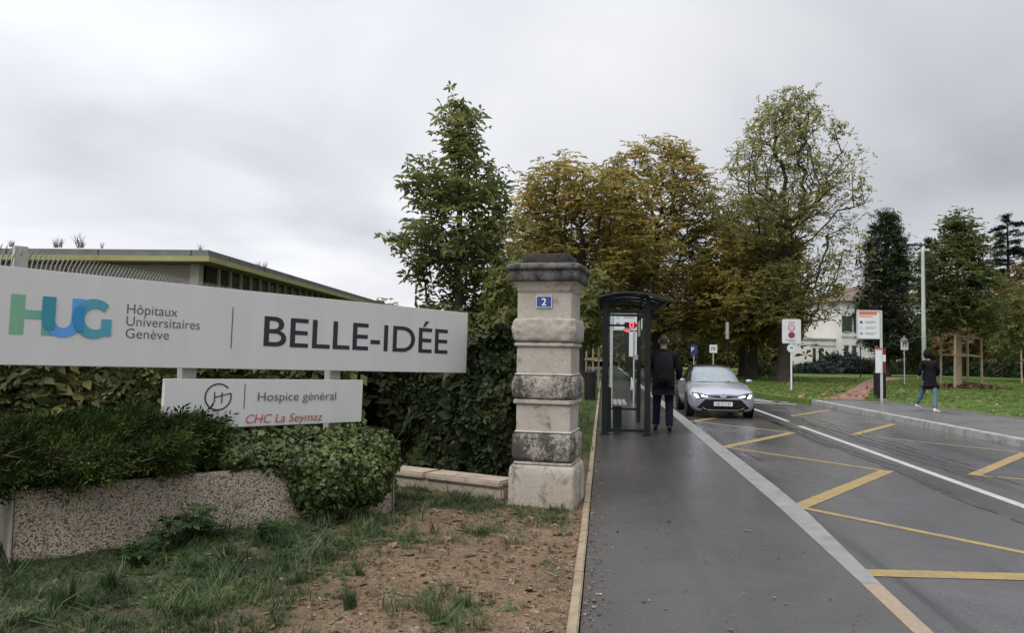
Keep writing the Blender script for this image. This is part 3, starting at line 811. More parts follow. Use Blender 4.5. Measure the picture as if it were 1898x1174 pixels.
low = sroot('lower_sign', 'smaller white sign with round line logo and a red italic line, below the long one', 'sign', 0, 0)
MB().box((2.116, -.293, -.03), (1.955, .412, .05)).build('sign_panel', mat_sign, low, bevel=.004)
text('lettering', 'Hospice général', mat_grey, low, 1.955, -.276, .82, .074, off=-.004)
text('lettering', 'CHC La Seymaz', mat_red, low, 1.850, -.468, .782, .074, off=-.002, shear=.2)
MB().box((1.829, -.235, -.003), (.007, .215, .002)).build('divider_line', mat_grey, low)
lg = MB()
o1 = arc(1.590, -.237, .121, .115, .72, 2*math.pi+.28, 50); i1 = arc(1.590, -.237, .108, .103, .72, 2*math.pi+.28, 50)
for q in ribbon(o1, i1): lg.sheet(q, -.002)
for q in ([(1.552, -.285), (1.562, -.285), (1.562, -.195), (1.552, -.195)], [(1.617, -.290), (1.627, -.290), (1.627, -.198), (1.617, -.198)], [(1.556, -.246), (1.700, -.212), (1.702, -.202), (1.556, -.236)]): lg.sheet(q, -.001)
lg.build('round_logo', mat_ink, low)
for i, u in enumerate((None, 1.357, 2.80)):
    if u is None: continue
    nm = 'sign_post'
    top = .83 if i == 0 else .30
    p0 = SA+sm@Vector((u, top, -.12)); gz = -.1
    lab = ('grey sign post whose top sticks up above the left end of the big sign', 'grey post behind both signs, above the round line logo', 'grey post behind both signs near the right end of lower sign')[i]
    o = MB().box((0, 0, (p0.z-gz)/2), (.12, .10, p0.z-gz)).build(nm, mat_post, bevel=.006)
    o.location = (p0.x, p0.y, gz); o.rotation_euler = (0, 0, math.atan2(SU.y, SU.x)); tag(o, lab, 'sign post', 'posts of the entrance sign')

# ============================================================ PLANTER
def aggregate():
    m, t, b, o = newmat('exposed_aggregate')
    v = noisen(t, 84, kind='v'); v.feature = 'F1'; n = noisen(t, 2.2, 5, .6)
    peb = rampnode(t, v.outputs['Color'], [(.05, (.24, .185, .125)), (.4, (.42, .36, .27)), (.7, (.55, .49, .39)), (.95, (.34, .26, .18))])
    gap = mathn(t, 'MULTIPLY_ADD', v.outputs['Distance'], 4.0, -2.02, clamp=True)
    col = mixc(t, gap, peb, (.10, .07, .05))
    st = mathn(t, 'MULTIPLY_ADD', n.outputs[0], 2.0, -.8, clamp=True)
    col = mixc(t, mathn(t, 'MULTIPLY', st, .45), col, (.14, .11, .09))
    t.links.new(col, b.inputs['Base Color']); b.inputs['Roughness'].default_value = .7
    bumpn(t, b, mathn(t, 'MULTIPLY', v.outputs['Distance'], -1.0), .6, .008)
    return m
PA = Vector((-3.93, 4.69, 0)); PD = (Vector((-1.90, 6.79, 0))-PA); PLEN = PD.length; PD.normalize()
PB = Vector((-PD.y, PD.x, 0))
pla = thing('planter', 'long exposed aggregate concrete planter box below the entrance signs', 'planter', tuple(PA), math.atan2(PD.y, PD.x))
mat_agg = aggregate(); mat_plain = M('planter_rim_concrete', (.30, .275, .235), (.38, .35, .31), 9, .75, bump=.4, bscale=80)
t_ = .09; dep = 1.1; ht = .485
q = MB()
q.box((PLEN/2, t_/2, ht/2-.04), (PLEN, t_, ht+.08)); q.box((PLEN/2, dep-t_/2, ht/2-.04), (PLEN, t_, ht+.08))
q.box((t_/2, dep/2, ht/2-.04), (t_, dep-2*t_-.004, ht+.08)); q.box((PLEN-t_/2, dep/2, ht/2-.04), (t_, dep-2*t_-.004, ht+.08))
q.build('planter_wall', mat_agg, pla, bevel=.012)
MB().box((-.004, .035, ht/2-.02), (.012, .13, ht+.04)).build('corner_trim', mat_plain, pla, bevel=.004)
MB().box((PLEN+.003, .035, ht/2-.02), (.012, .1, ht+.04)).build('corner_trim', mat_plain, pla, bevel=.004)
MB().box((PLEN/2, dep/2, .36), (PLEN-2*t_-.01, dep-2*t_-.01, .12)).build('planter_soil', mat_soil, pla)
def PW(u, w_, z): return PA+PD*u+PB*w_+Vector((0, 0, z))

# ============================================================ VEGETATION
bark = M('bark', (.035, .028, .022), (.075, .062, .05), 9, .9, stretch=(1, 1, .25), bump=.7, bscale=40)
bark_d = M('dark_bark', (.02, .017, .014), (.045, .037, .03), 9, .9, stretch=(1, 1, .25), bump=.6, bscale=30)
wrap = M('burlap_wrap', (.19, .145, .10), (.28, .22, .155), 22, .9, bump=.4, bscale=120)
lf_A = LEAF('green_chestnut_leaf', [(0, (.06, .085, .03)), (.35, (.11, .14, .046)), (.6, (.17, .185, .062)), (.8, (.24, .21, .07)), (1, (.20, .12, .05))], .9, .5)
lf_B = LEAF('autumn_chestnut_leaf', [(0, (.10, .105, .032)), (.3, (.20, .172, .048)), (.55, (.31, .235, .062)), (.8, (.42, .30, .085)), (1, (.32, .18, .055))], .35, .45)
lf_B2 = LEAF('dim_autumn_leaf', [(0, (.065, .078, .026)), (.4, (.12, .12, .036)), (.7, (.20, .165, .048)), (1, (.25, .15, .05))], .35, .4)
lf_C = LEAF('thin_yellowing_leaf', [(0, (.11, .125, .042)), (.4, (.20, .205, .07)), (.7, (.30, .275, .10)), (1, (.34, .25, .10))], .5, .6)
lf_dark = LEAF('conifer_needles', [(0, (.018, .027, .014)), (.5, (.034, .046, .022)), (1, (.058, .066, .028))], .6, .08)
lf_cedar = LEAF('cedar_needles', [(0, (.014, .022, .02)), (.5, (.022, .032, .028)), (1, (.036, .046, .036))], .6, .05)
lf_E = LEAF('young_tree_leaf', [(0, (.05, .072, .024)), (.45, (.095, .12, .038)), (.75, (.15, .165, .05)), (1, (.20, .17, .055))], .7, .45)
lf_hedge = LEAF('hedge_leaf', [(0, (.012, .020, .008)), (.45, (.025, .036, .013)), (.75, (.055, .068, .022)), (.93, (.11, .10, .032)), (1, (.14, .06, .026))], 1.6, .10, .5, .22)
lf_hedgeB = LEAF('autumn_hedge_leaf', [(0, (.03, .038, .013)), (.4, (.065, .075, .024)), (.7, (.12, .12, .035)), (.9, (.22, .165, .05)), (1, (.20, .10, .04))], 1.6, .12, .5, .2)
lf_ivy = LEAF('ivy_leaf', [(0, (.032, .05, .016)), (.4, (.065, .095, .028)), (.75, (.11, .145, .045)), (.93, (.17, .175, .06)), (1, (.26, .10, .04))], 2.2, .10, .45, .25)
lf_jun = LEAF('juniper_needle', [(0, (.010, .019, .006)), (.45, (.024, .040, .011)), (.75, (.060, .082, .02)), (.92, (.12, .135, .035)), (1, (.13, .055, .03))], 2.5, .05, .9, .03)
lf_red = LEAF('russet_shrub_leaf', [(0, (.06, .042, .02)), (.4, (.12, .072, .032)), (.7, (.13, .11, .04)), (1, (.20, .10, .045))], .5, .2)
lf_sh = LEAF('yellow_green_shrub_leaf', [(0, (.055, .07, .022)), (.5, (.12, .13, .04)), (1, (.22, .175, .05))], .9, .35)
lf_pale = LEAF('pale_green_leaf', [(0, (.07, .10, .035)), (.5, (.10, .13, .045)), (1, (.15, .16, .06))], .9, .2)

def base_at(px, D, z=0.0):
    p = H(px, 650, D); return (p.x, p.y, z)
def topz(px, py, D): return H(px, py, D).z

T_palm = tpl_palmate(6, 1, .40, .32); T_palm2 = tpl_palmate(5, 1, .42, .25)
T_twig = tpl_twig(7, 1.0, .42, .2, 3)
# A: pyramidal young horse chestnut behind the sign
make_tree('horse_chestnut', 'slim pyramidal green chestnut tree rising above the right end of the sign', 'tree', base_at(858, 15), 11, topz(830, 150, 15)-.1,
          [(0, .8), (.10, .9), (.2, .95), (.30, 1.05), (.40, 1.38), (.46, 1.28), (.55, 1.05), (.66, .9), (.8, .74), (.88, .50), (.95, .28), (1.0, .14)], 1.6, 620, .10, lf_A, bark, T_palm, 3, .12, .170,
          r_tip=.005, lobes=.16, clump=.34, cs=1.3, step=.22, up=.7, tilt=.6, trunk_top=.97, alpha=.2, wob=.1, outer=.5, lean=(-.30, 0), sizevar=.25, droop=.06)
# B: the avenue of autumn chestnuts
chest = [
 # px, D, top px_y, radius scale, z0, ntips, seed, mat, label
 (1078, 47, 283, 5.0, 3.0, 760, 21, lf_B, 'broad ochre chestnut tree behind the gate pillar, left of the avenue'),
 (1215, 54, 256, 5.3, 3.2, 760, 22, lf_B, 'tallest ochre brown chestnut tree above the bus shelter, dark limbs showing'),
 (1378, 58, 360, 4.2, 2.9, 420, 23, lf_B2, 'lower chestnut tree with dark trunk just behind the silver car'),
 (1020, 68, 420, 4.8, 2.0, 380, 24, lf_B2, 'dull green chestnut further back, seen left of the shelter'),
 (1165, 72, 400, 5.0, 2.2, 420, 25, lf_B2, 'shaded chestnut further down the avenue behind the walking man'),
 (1300, 80, 480, 5.8, 2.0, 420, 26, lf_B2, 'far chestnut at the end of the road above the car'),
]
for px, D, ty, rs, z0, nt2, sd_, mt, lab in chest:
    make_tree('chestnut_tree', lab, 'tree', base_at(px, D), sd_, topz(px, ty, D)-.2,
              [(0, .75*rs), (.12, .95*rs), (.35, rs*1.02), (.6, rs), (.8, .86*rs), (.92, .62*rs), (1, .32*rs)], z0, int(nt2*1.25), .34, mt, bark_d, T_palm2, 5, .40, .40,
              r_tip=.016, lobes=.18, clump=.36, cs=.40, step=.7, up=.8, tilt=.36, trunk_top=.55, alpha=.3, wob=.16, outer=.42, group='autumn chestnuts along the avenue', droop=.15, min_r=.012)
# C: the tall half-bare tree on the lawn
make_tree('lime_tree', 'tall half bare tree on the lawn behind the two roundel sign', 'tree', (11.25, 49.2, 0), 31, topz(1480, 178, 49),
          [(0, 2.6), (.10, 3.4), (.25, 3.8), (.36, 3.8), (.5, 4.3), (.66, 4.15), (.8, 3.4), (.92, 2.1), (1, .7)], 3.6, 1250, .44, lf_C, bark_d, T_palm2, 4, .34, .27,
          r_tip=.011, expo=2.05, lobes=.30, clump=.26, cs=.45, step=.6, up=.9, tilt=.8, trunk_top=.45, alpha=.25, wob=.07, outer=.45, lean=(.6, 0), droop=.05, min_r=.012, bare=.10)
make_tree('maple_tree', 'low spreading ochre tree drooping around the foot of the tall half bare tree', 'tree', (9.9, 52.0, 0), 33, topz(1440, 415, 52),
          [(0, 2.4), (.2, 3.4), (.5, 3.9), (.8, 2.9), (1, .8)], 2.7, 420, .26, lf_B, bark_d, T_palm2, 6, .5, .46,
          r_tip=.014, lobes=.3, clump=.25, cs=.45, step=.6, up=.7, trunk_top=.6, alpha=.3, outer=.45, droop=.2, min_r=.012)
# D: broad dark columnar conifer
T_con = tpl_twig(9, 1.0, .40, .15, 5, .6, .12)
make_tree('cypress', 'dark dense columnar conifer left of the lamp post', 'tree', base_at(1643, 66), 41, topz(1643, 388, 66),
          [(0, 1.4), (.1, 2.0), (.3, 2.2), (.55, 1.95), (.75, 1.5), (.9, 1.0), (.97, .6), (1, .25)], 1.9, 640, .28, lf_dark, bark_d, T_con, 10, .33, .55,
          r_tip=.012, lobes=.22, clump=.12, cs=.6, step=.6, up=-.2, tilt=.9, trunk_top=.97, alpha=.12, outer=.35, droop=.1)
# E: pyramidal tree inside the stake guard
make_tree('young_chestnut', 'pyramidal green tree with wrapped trunk inside the wooden stakes', 'tree', base_at(1776, 41), 51, topz(1768, 384, 41),
          [(0, 1.7), (.12, 2.1), (.3, 2.25), (.5, 1.9), (.68, 1.4), (.82, .95), (.92, .6), (1, .15)], 3.2, 480, .15, lf_E, wrap, T_palm2, 5, .25, .32,
          r_tip=.008, lobes=.30, clump=.15, cs=.8, step=.35, up=.6, tilt=.5, trunk_top=.95, alpha=.2, outer=.45, droop=.08)
# F: cedar, layered tiers
def conifer_tiers(name, label, base, height, rad, seed, n_tiers, mat, size):
    rng = np.random.default_rng(seed); root = thing(name, label, 'tree', base)
    mb = MB(); mb.tube([(0, 0, -.1), (.05, 0, height*.4), (.1, .05, height*.8), (.05, 0, height)], [.32, .24, .12, .03], 8)
    pts = []
    for i in range(n_tiers):
        f = i/(n_tiers-1); z = height*(.22+.77*f); r = rad*(1-f)**.55*rng.uniform(.7, 1.2)+.25
        z0_ = z
        for j in range(int(5+rng.integers(0, 3))):
            z = z0_+rng.uniform(-.5, .5)*height*.77/n_tiers
            a = rng.uniform(0, 6.28); l = r*rng.uniform(.45, 1.15); tip = np.array([math.cos(a)*l, math.sin(a)*l, z+rng.uniform(-.25, .25)*l])
            mb.tube([(0, 0, z), (tip[0]*.55, tip[1]*.55, z+l*.10), tuple(tip)], [.06*(1-f)+.02, .035, .01], 4)
            m = int(6+l*11)
            for q in range(m):
                t = rng.uniform(.25, 1.05); p = np.array([tip[0]*t, tip[1]*t, z+(tip[2]-z)*t+l*.08*math.sin(t*3)]); s = l*.11*(1.1-t*.4)
                pts.append(p+np.array([rng.normal(0, s), rng.normal(0, s), rng.normal(0, .08)]))
    mb.build('trunk', bark_d, root, smooth=True)
    pts = np.array(pts)
    scatter('crown', T_con, pts, rots(rng, len(pts), .3), size*np.exp(rng.normal(0, .25, len(pts))), mat, root)
    return root
conifer_tiers('cedar', 'bluish dark cedar with separate layered branches at the right edge', base_at(1870, 78), topz(1866, 402, 78), 5.6, 61, 15, lf_cedar, .75)
conifer_tiers('spruce', 'narrow dark spruce peeping between the lamp post and the staked tree', base_at(1725, 92), topz(1735, 445, 92), 3.6, 62, 18, lf_cedar, .8)

T_leafy = tpl_twig(8, 1.0, .40, .24, 7, .9, .1)
def bush(name, label, cat, ells, n, size, mat, seed, tpl=None, shell=(.72, 1.04), tilt_out=True, group=None, zmin=.02, bump=.16, fs=1.2, stems=True, base=None, sizevar=.3):
    rng = np.random.default_rng(seed)
    c0 = np.array(base if base is not None else (ells[0][0][0], ells[0][0][1], 0.0))
    root = thing(name, label, cat, tuple(c0), group=group)
    ps, ns = bush_points(rng, n, ells, zmin, shell, bump, fs)
    jit = ns/np.linalg.norm(ns, axis=1, keepdims=True)+rng.normal(0, .55, ns.shape)
    scatter('foliage', tpl or T_leafy, ps-c0, rots(rng, n, normals=jit), size*np.exp(rng.normal(0, sizevar, n)), mat, root)
    if stems:
        mb = MB()
        for c, r in ells:
            for k in range(5):
                a = rng.uniform(0, 6.28); q = rng.uniform(.1, .6)
                t = (c[0]-c0[0]+math.cos(a)*r[0]*q, c[1]-c0[1]+math.sin(a)*r[1]*q, c[2]+r[2]*rng.uniform(.1, .6))
                b0 = (c[0]-c0[0]+math.cos(a)*r[0]*.08, c[1]-c0[1]+math.sin(a)*r[1]*.08, max(zmin-.1, c[2]-r[2]))
                mb.tube([b0, ((b0[0]+t[0])/2+rng.normal(0, .02), (b0[1]+t[1])/2, (b0[2]+t[2])/2), t], [.025*r[2]**.5, .016*r[2]**.5, .006], 5)
        mb.build('stems', bark_d, root)
    return root
def el(px, py, D, rx, ry, rz, z=None):
    p = H(px, py, D); return ((p.x, p.y, p.z if z is None else z), (rx, ry, rz))
# tall shrub right behind the pillar, low branch by the shelter
bush('shrub', 'yellow green shrub directly behind the gate pillar', 'shrub', [el(940, 600, 11.5, .45, .4, .8), el(930, 680, 11.3, .55, .45, .8), el(965, 545, 12.5, .5, .4, .5)], 420, .26, lf_sh, 71)
bush('shrub', 'leafy light green shrub between pillar and bus shelter', 'shrub', [el(1096, 575, 30, .65, .6, 1.0), el(1085, 610, 31, .75, .6, .8), el(1110, 535, 31, .6, .5, .5)], 420, .42, lf_sh, 72)
# russet shrubs, clipped hedge, junipers on the right
bush('russet_shrub', 'tall russet shrub behind the wooden stakes', 'shrub', [el(1800, 620, 62, 2.2, 1.6, 2.2), el(1770, 640, 62, 1.6, 1.5, 1.7)], 700, .62, lf_red, 73)
bush('russet_shrub', 'tall mixed russet and green shrub at the right edge of the photo', 'shrub', [el(1880, 590, 60, 2.6, 1.8, 3.2), el(1925, 560, 60, 2.5, 2, 4.0)], 1100, .62, lf_red, 74)
bush('russet_shrub', 'green lower shrub between the lamp post and the stakes', 'shrub', [el(1725, 630, 66, 1.8, 1.6, 2.3), el(1690, 650, 68, 1.6, 1.5, 1.6)], 600, .6, lf_E, 75)
bush('shrub', 'small green shrub under the russet shrubs at the right edge', 'shrub', [el(1870, 640, 57, 1.5, 1.2, 1.3), el(1910, 630, 57, 1.6, 1.2, 1.6)], 420, .5, lf_E, 76)
bush('young_tree', 'yellow green small tree standing before the russet shrubs', 'small tree', [el(1885, 570, 52, 1.0, .9, 1.6), el(1893, 610, 52, .9, .8, 1.3)], 330, .45, lf_sh, 77)
T_nd = tpl_twig(10, 1.0, .30, .06, 9, .45, .02)
bush('juniper', 'wide spreading dark juniper mound before the white house', 'shrub', [el(1503, 688, 74, 2.6, 1.4, .7), el(1548, 684, 76, 2.4, 1.4, .85), el(1578, 682, 76, 1.6, 1.3, .95), el(1556, 664, 77, 1.7, .7, .28)], 1000, .85, lf_cedar, 78, T_con)
bush('shrub', 'small dark round shrub beside the bin in front of the white house', 'shrub', [el(1612, 682, 76, 2.0, 1.2, .9)], 380, .6, lf_dark, 79)
bush('pale_shrub', 'low pale green mound shrub right of the car', 'shrub', [el(1412, 684, 60, 1.15, .8, .55), el(1395, 690, 60, .9, .7, .5), el(1428, 692, 60, .8, .7, .45)], 520, .30, lf_pale, 80, stems=False)
# clipped hedge along the back of the lawn
def clipped_hedge(name, label, a, b, thick, h, n, size, mat, seed, tpl=None, wav=.06, core=None, zb=0.0, grp=None, top_fn=None):
    rng = np.random.default_rng(seed); a = Vector((a[0], a[1], 0)); b = Vector((b[0], b[1], 0)); d = b-a; l = d.length; d.normalize()
    root = thing(name, label, 'hedge', tuple(a), math.atan2(d.y, d.x), grp)
    hh = (lambda x: h) if top_fn is None else top_fn
    ps = []; ns = []
    af, at_, ae = l*h, l*thick, thick*h; tot = 2*af+at_+2*ae
    for _ in range(n):
        x = rng.uniform(0, l); y = rng.uniform(-thick/2, thick/2); u = rng.uniform(0, tot); z = rng.uniform(zb, 1)*hh(x)
        if u < 2*af:
            s = -1 if u < af*1.35 else 1; y = s*thick/2; nrm = (0, s, .25)
        elif u < 2*af+at_: z = hh(x); nrm = (0, 0, 1)
        else:
            s = -1 if u < 2*af+at_+ae else 1; x = 0 if s < 0 else l; nrm = (s, 0, .2)
        p = np.array([x, y, z]); k = noise.noise(Vector((x*1.3, y*1.3, z*1.3+seed)))*wav*2-abs(rng.normal(0, wav))
        ps.append(p+np.array(nrm)*k); ns.append(np.array(nrm)+rng.normal(0, .6, 3))
    ps = np.array(ps); ns = np.array(ns)
    scatter('foliage', tpl or T_leafy, ps, rots(rng, n, normals=ns), size*np.exp(rng.normal(0, .42, n)), mat, root)
    # woody inside: twigs and a solid core blackened to paint the inner shade
    tw = MB(); m = int(l*26)
    for _ in range(m):
        x = rng.uniform(.05, l-.05); y = rng.uniform(-.3, .3)*thick; z = hh(x)*rng.uniform(.55, .92)
        tw.tube([(x, y, -.05), (x+rng.normal(0, .05), y*1.3, z*.5), (x+rng.normal(0, .12), y*1.6+rng.normal(0, .05), z)], [.014, .010, .004], 4, caps=False)
    tw.build('stems', bark_d, root)
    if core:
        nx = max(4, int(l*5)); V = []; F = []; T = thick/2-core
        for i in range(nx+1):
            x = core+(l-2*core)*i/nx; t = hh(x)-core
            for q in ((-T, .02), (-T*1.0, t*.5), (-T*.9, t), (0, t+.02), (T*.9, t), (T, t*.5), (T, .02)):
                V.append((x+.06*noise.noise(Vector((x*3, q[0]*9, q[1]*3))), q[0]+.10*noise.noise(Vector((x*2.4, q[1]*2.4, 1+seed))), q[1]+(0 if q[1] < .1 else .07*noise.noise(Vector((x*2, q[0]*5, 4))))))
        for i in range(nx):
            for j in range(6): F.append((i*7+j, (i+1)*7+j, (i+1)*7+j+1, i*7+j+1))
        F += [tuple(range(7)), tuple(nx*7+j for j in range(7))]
        mb = MB(); mb.add(V, F); mb.build('inner_shade_core', M('inner_shade_core', (.007, .006, .004), (.018, .015, .010), 26, .95, bump=1.0, bscale=45), root)
    return root
p0, p1 = H(1640, 690, 78), H(1960, 690, 66)
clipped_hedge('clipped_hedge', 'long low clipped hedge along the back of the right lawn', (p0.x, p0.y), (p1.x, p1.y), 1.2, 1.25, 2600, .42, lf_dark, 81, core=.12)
# hedges behind the signs
T_hl = tpl_twig(7, 1.0, .46, .26, 13, 1.0, .16)
hA, hB = Vector((-1.0, 8.42, 0)), Vector((-3.6, 9.75, 0))
d_ = (hB-hA).normalized(); nrm = Vector((-d_.y, d_.x, 0)); nrm = nrm if nrm.y > 0 else -nrm
hA2, hB2 = hB+nrm*.35, hA+nrm*.35
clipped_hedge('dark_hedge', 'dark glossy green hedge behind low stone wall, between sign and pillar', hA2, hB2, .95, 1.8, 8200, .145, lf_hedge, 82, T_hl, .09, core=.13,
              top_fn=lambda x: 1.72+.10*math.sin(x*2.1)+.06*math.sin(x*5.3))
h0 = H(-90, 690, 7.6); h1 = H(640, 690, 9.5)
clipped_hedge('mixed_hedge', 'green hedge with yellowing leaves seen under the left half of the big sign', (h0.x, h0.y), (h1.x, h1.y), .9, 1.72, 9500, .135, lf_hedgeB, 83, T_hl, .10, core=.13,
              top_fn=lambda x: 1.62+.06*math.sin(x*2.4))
# ivy flowing over the planter, juniper beside it
def kite(L_=1.0, W_=.95):
    V = [(0, 0, 0), (.38*L_, W_/2, -.06), (L_, 0, -.10), (.38*L_, -W_/2, -.06), (.30*L_, 0, .04)]
    return np.array([V[0], V[1], V[2], V[4], V[0], V[4], V[2], V[3]], float), np.array([[0, 1, 2, 3], [4, 5, 6, 7]])
def ell_p(u, w_, z, ru, rw, rz): p = PW(u, w_, z); return ((p.x, p.y, z), (ru, rw, rz))
ivy_e = [ell_p(1.65, .42, .55, .50, .42, .17), ell_p(2.15, .40, .56, .50, .48, .20), ell_p(2.62, .34, .54, .44, .52, .22), ell_p(2.32, .02, .42, .34, .24, .24), ell_p(2.52, -.04, .34, .32, .20, .24), ell_p(2.25, -.02, .26, .26, .17, .17), ell_p(2.72, .22, .45, .33, .36, .26), ell_p(2.02, .06, .49, .25, .20, .13), ell_p(2.55, -.02, .22, .22, .15, .14), ell_p(2.08, -.02, .28, .20, .14, .20), ell_p(2.15, .0, .12, .16, .11, .12)]
bush('ivy', 'mound of green ivy spilling over the right end of the planter', 'ivy', ivy_e, 12500, .042, lf_ivy, 84, kite(), (.86, 1.05), bump=.14, fs=5, stems=False, base=tuple(PW(2.3, .3, .42)), sizevar=.28)
lf_ivd = M('ivy_stems', (.018, .016, .010), (.04, .032, .018), 20, .9)
iv = [o for o in COL.objects if o.name.startswith('ivy') and o.type == 'EMPTY'][0]
mb = MB(); rr = random.Random(5)
for c, r in ivy_e:
    for k in range(26):
        a = rr.uniform(0, 6.28); b_ = rr.uniform(-.9, 1.2); q = rr.uniform(.55, .85)
        p = Vector((c[0]+math.cos(a)*math.cos(b_)*r[0]*q, c[1]+math.sin(a)*math.cos(b_)*r[1]*q, c[2]+math.sin(b_)*r[2]*q))-iv.location
        p0 = Vector(c)-iv.location
        mb.tube([p0, p0.lerp(p, .5)+Vector((0, 0, .03)), p], [.008, .006, .003], 4, caps=False)
mb.build('stems', lf_ivd, iv)
# solid heart of the ivy mound, blackened as painted shade
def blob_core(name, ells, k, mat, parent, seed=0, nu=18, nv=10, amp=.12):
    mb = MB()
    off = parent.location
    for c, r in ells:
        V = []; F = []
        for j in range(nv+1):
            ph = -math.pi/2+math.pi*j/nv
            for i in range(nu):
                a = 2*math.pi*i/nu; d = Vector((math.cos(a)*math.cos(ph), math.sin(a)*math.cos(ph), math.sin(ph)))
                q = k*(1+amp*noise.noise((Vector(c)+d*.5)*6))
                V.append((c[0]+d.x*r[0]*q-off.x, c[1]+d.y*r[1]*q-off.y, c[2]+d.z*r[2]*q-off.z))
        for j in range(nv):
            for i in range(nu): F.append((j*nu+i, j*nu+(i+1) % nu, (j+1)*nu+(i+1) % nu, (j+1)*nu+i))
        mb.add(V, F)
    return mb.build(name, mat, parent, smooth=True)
mat_inner_shade = M('painted_inner_shade', (.008, .008, .005), (.024, .020, .011), 30, .95, bump=1.0, bscale=60)  # near-black colour paints the shade inside ivy and juniper
blob_core('shade_heart', ivy_e, .84, mat_inner_shade, iv)
T_spray = tpl_twig(16, 1.0, .19, .055, 21, .65, .0)
jun_e = [ell_p(.05, .38, .70, .42, .50, .23), ell_p(.50, .40, .71, .48, .50, .23), ell_p(.95, .38, .72, .44, .46, .21), ell_p(.25, .10, .66, .50, .24, .17), ell_p(.75, .10, .67, .45, .22, .16), ell_p(-.45, .45, .72, .4, .5, .24), ell_p(1.22, .36, .73, .27, .36, .16), ell_p(-.25, .14, .60, .35, .24, .18)]
rng = np.random.default_rng(91)
jr = thing('juniper', 'bristly dark juniper with brown twigs filling the left end of the planter', 'shrub', tuple(PW(.5, .4, .42)))
ps, ns = bush_points(rng, 11000, jun_e, .47, (.70, 1.0), .2, 4)
dirn = ns/np.linalg.norm(ns, axis=1, keepdims=True)*.45+rng.normal(0, .35, ns.shape)*np.array([1, 1, .55])+np.array([PD.x*.55, PD.y*.55, .10])
dirn /= np.linalg.norm(dirn, axis=1, keepdims=True)
nz = np.cross(dirn, rng.normal(0, 1, dirn.shape)); nz /= np.linalg.norm(nz, axis=1, keepdims=True); ny = np.cross(nz, dirn)
RR = np.stack([dirn, ny, nz], 2)
scatter('foliage', T_spray, ps-np.array(jr.location), RR, .15*np.exp(rng.normal(0, .3, len(ps))), lf_jun, jr)
sel = rng.choice(len(ps), 300, replace=False)
mb = MB()
for i in sel:
    p = Vector(ps[i])-jr.location; d = Vector(dirn[i]); mb.tube([p-d*.22-Vector((0, 0, .03)), p-d*.08, p+d*.08], [.005, .004, .0015], 4, caps=False)
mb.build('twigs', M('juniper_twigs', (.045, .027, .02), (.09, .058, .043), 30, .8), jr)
blob_core('shade_heart', jun_e, .74, mat_inner_shade, jr, 3)

# ---------------- grass and weeds on the verge (nobody could count it)
def sstep(a, b, x): t = np.clip((x-a)/(b-a), 0, 1); return t*t*(3-2*t)
rng = np.random.default_rng(101)
n = 70000
px_ = rng.uniform(-5.6, -.2, n); py_ = rng.uniform(2.6, 9.2, n)
nz1 = np.array([noise.noise(Vector((a*1.1, b*1.1, 2))) for a, b in zip(px_, py_)])
nz2 = np.array([noise.noise(Vector((a*4.5, b*4.5, 8))) for a, b in zip(px_, py_)])
A0, B0 = P(470, 1174), P(735, 985)
ln = (B0-A0).normalized()
side_ = (px_-A0.x)*(-ln.y)+(py_-A0.y)*ln.x          # >0 left of the soil border
dens = sstep(-.35, .40, side_+.35*nz1)*.95
wallband = 1.3*sstep(.70, .10, np.abs((py_-7.15)-(-.42*(px_+.9))))*(px_ < -.30)*(px_ > -2.6); dens = np.maximum(dens, .75*wallband)
for tx, ty, tr in ((650, 1112, .13), (800, 1118, .24), (660, 1052, .08), (960, 1010, .06), (1010, 950, .12), (840, 1150, .2), (900, 985, .2), (780, 1000, .2)):
    c_ = P(tx, ty); dens = np.maximum(dens, .9*np.exp(-((px_-c_.x)**2+(py_-c_.y)**2)/(tr**2)))
dens = np.maximum(dens, .03)
dens = dens*np.clip(.62+1.1*nz2, .04, 1)
u_, w__ = (px_-PA.x)*PD.x+(py_-PA.y)*PD.y, (px_-PA.x)*PB.x+(py_-PA.y)*PB.y
inpl = (u_ > -.02) & (u_ < PLEN+.02) & (w__ > -.02) & (w__ < 1.12)
keep = (rng.uniform(0, 1, n) < dens*.95) & ~inpl & ~((px_ > -.93) & (px_ < -.18) & (py_ > 7.17)) & ((px_ < -.3) | (rng.uniform(0, 1, n) < .3))
gx, gy = px_[keep], py_[keep]; gz = np.array([verge_z(a, b) for a, b in zip(gx, gy)])
lf_g1 = LEAF('verge_grass_blade', [(0, (.014, .028, .009)), (.35, (.032, .058, .017)), (.65, (.065, .10, .03)), (.88, (.13, .155, .06)), (1, (.22, .19, .10))], 2.0, .2, .5, .35)
T_bl = tpl_blades(11, 4, 1.0, .06, 1.5, .45)
pg = np.stack([gx, gy, gz], 1)
hgt = .032*np.exp(rng.normal(0, .48, len(pg)))*(1+.5*np.clip(nz1[keep], -1, 1))
near_pl = np.exp(-((np.clip(-w__[keep], 0, 9))/.25)**2)*((u_[keep] > -.2) & (u_[keep] < PLEN+.3)); hgt *= 1+.45*near_pl*(u_[keep] > 1.0)
o = scatter('grass', T_bl, pg, rots(rng, len(pg), .38), hgt, lf_g1)
tag(o, 'rough patchy grass and moss covering the left verge below the planter', 'grass', kind='stuff')
n = 26000; qx = rng.uniform(-4.6, -.25, n); qy = rng.uniform(2.7, 7.6, n)
q1 = np.array([noise.noise(Vector((a*2.2, b*2.2, 31))) for a, b in zip(qx, qy)])
sd2 = (qx-A0.x)*(-ln.y)+(qy-A0.y)*ln.x
dn = np.maximum(sstep(-.3, .5, sd2+.3*q1), .12)*np.clip(.35+1.6*q1, 0, 1)
qu, qw = (qx-PA.x)*PD.x+(qy-PA.y)*PD.y, (qx-PA.x)*PB.x+(qy-PA.y)*PB.y
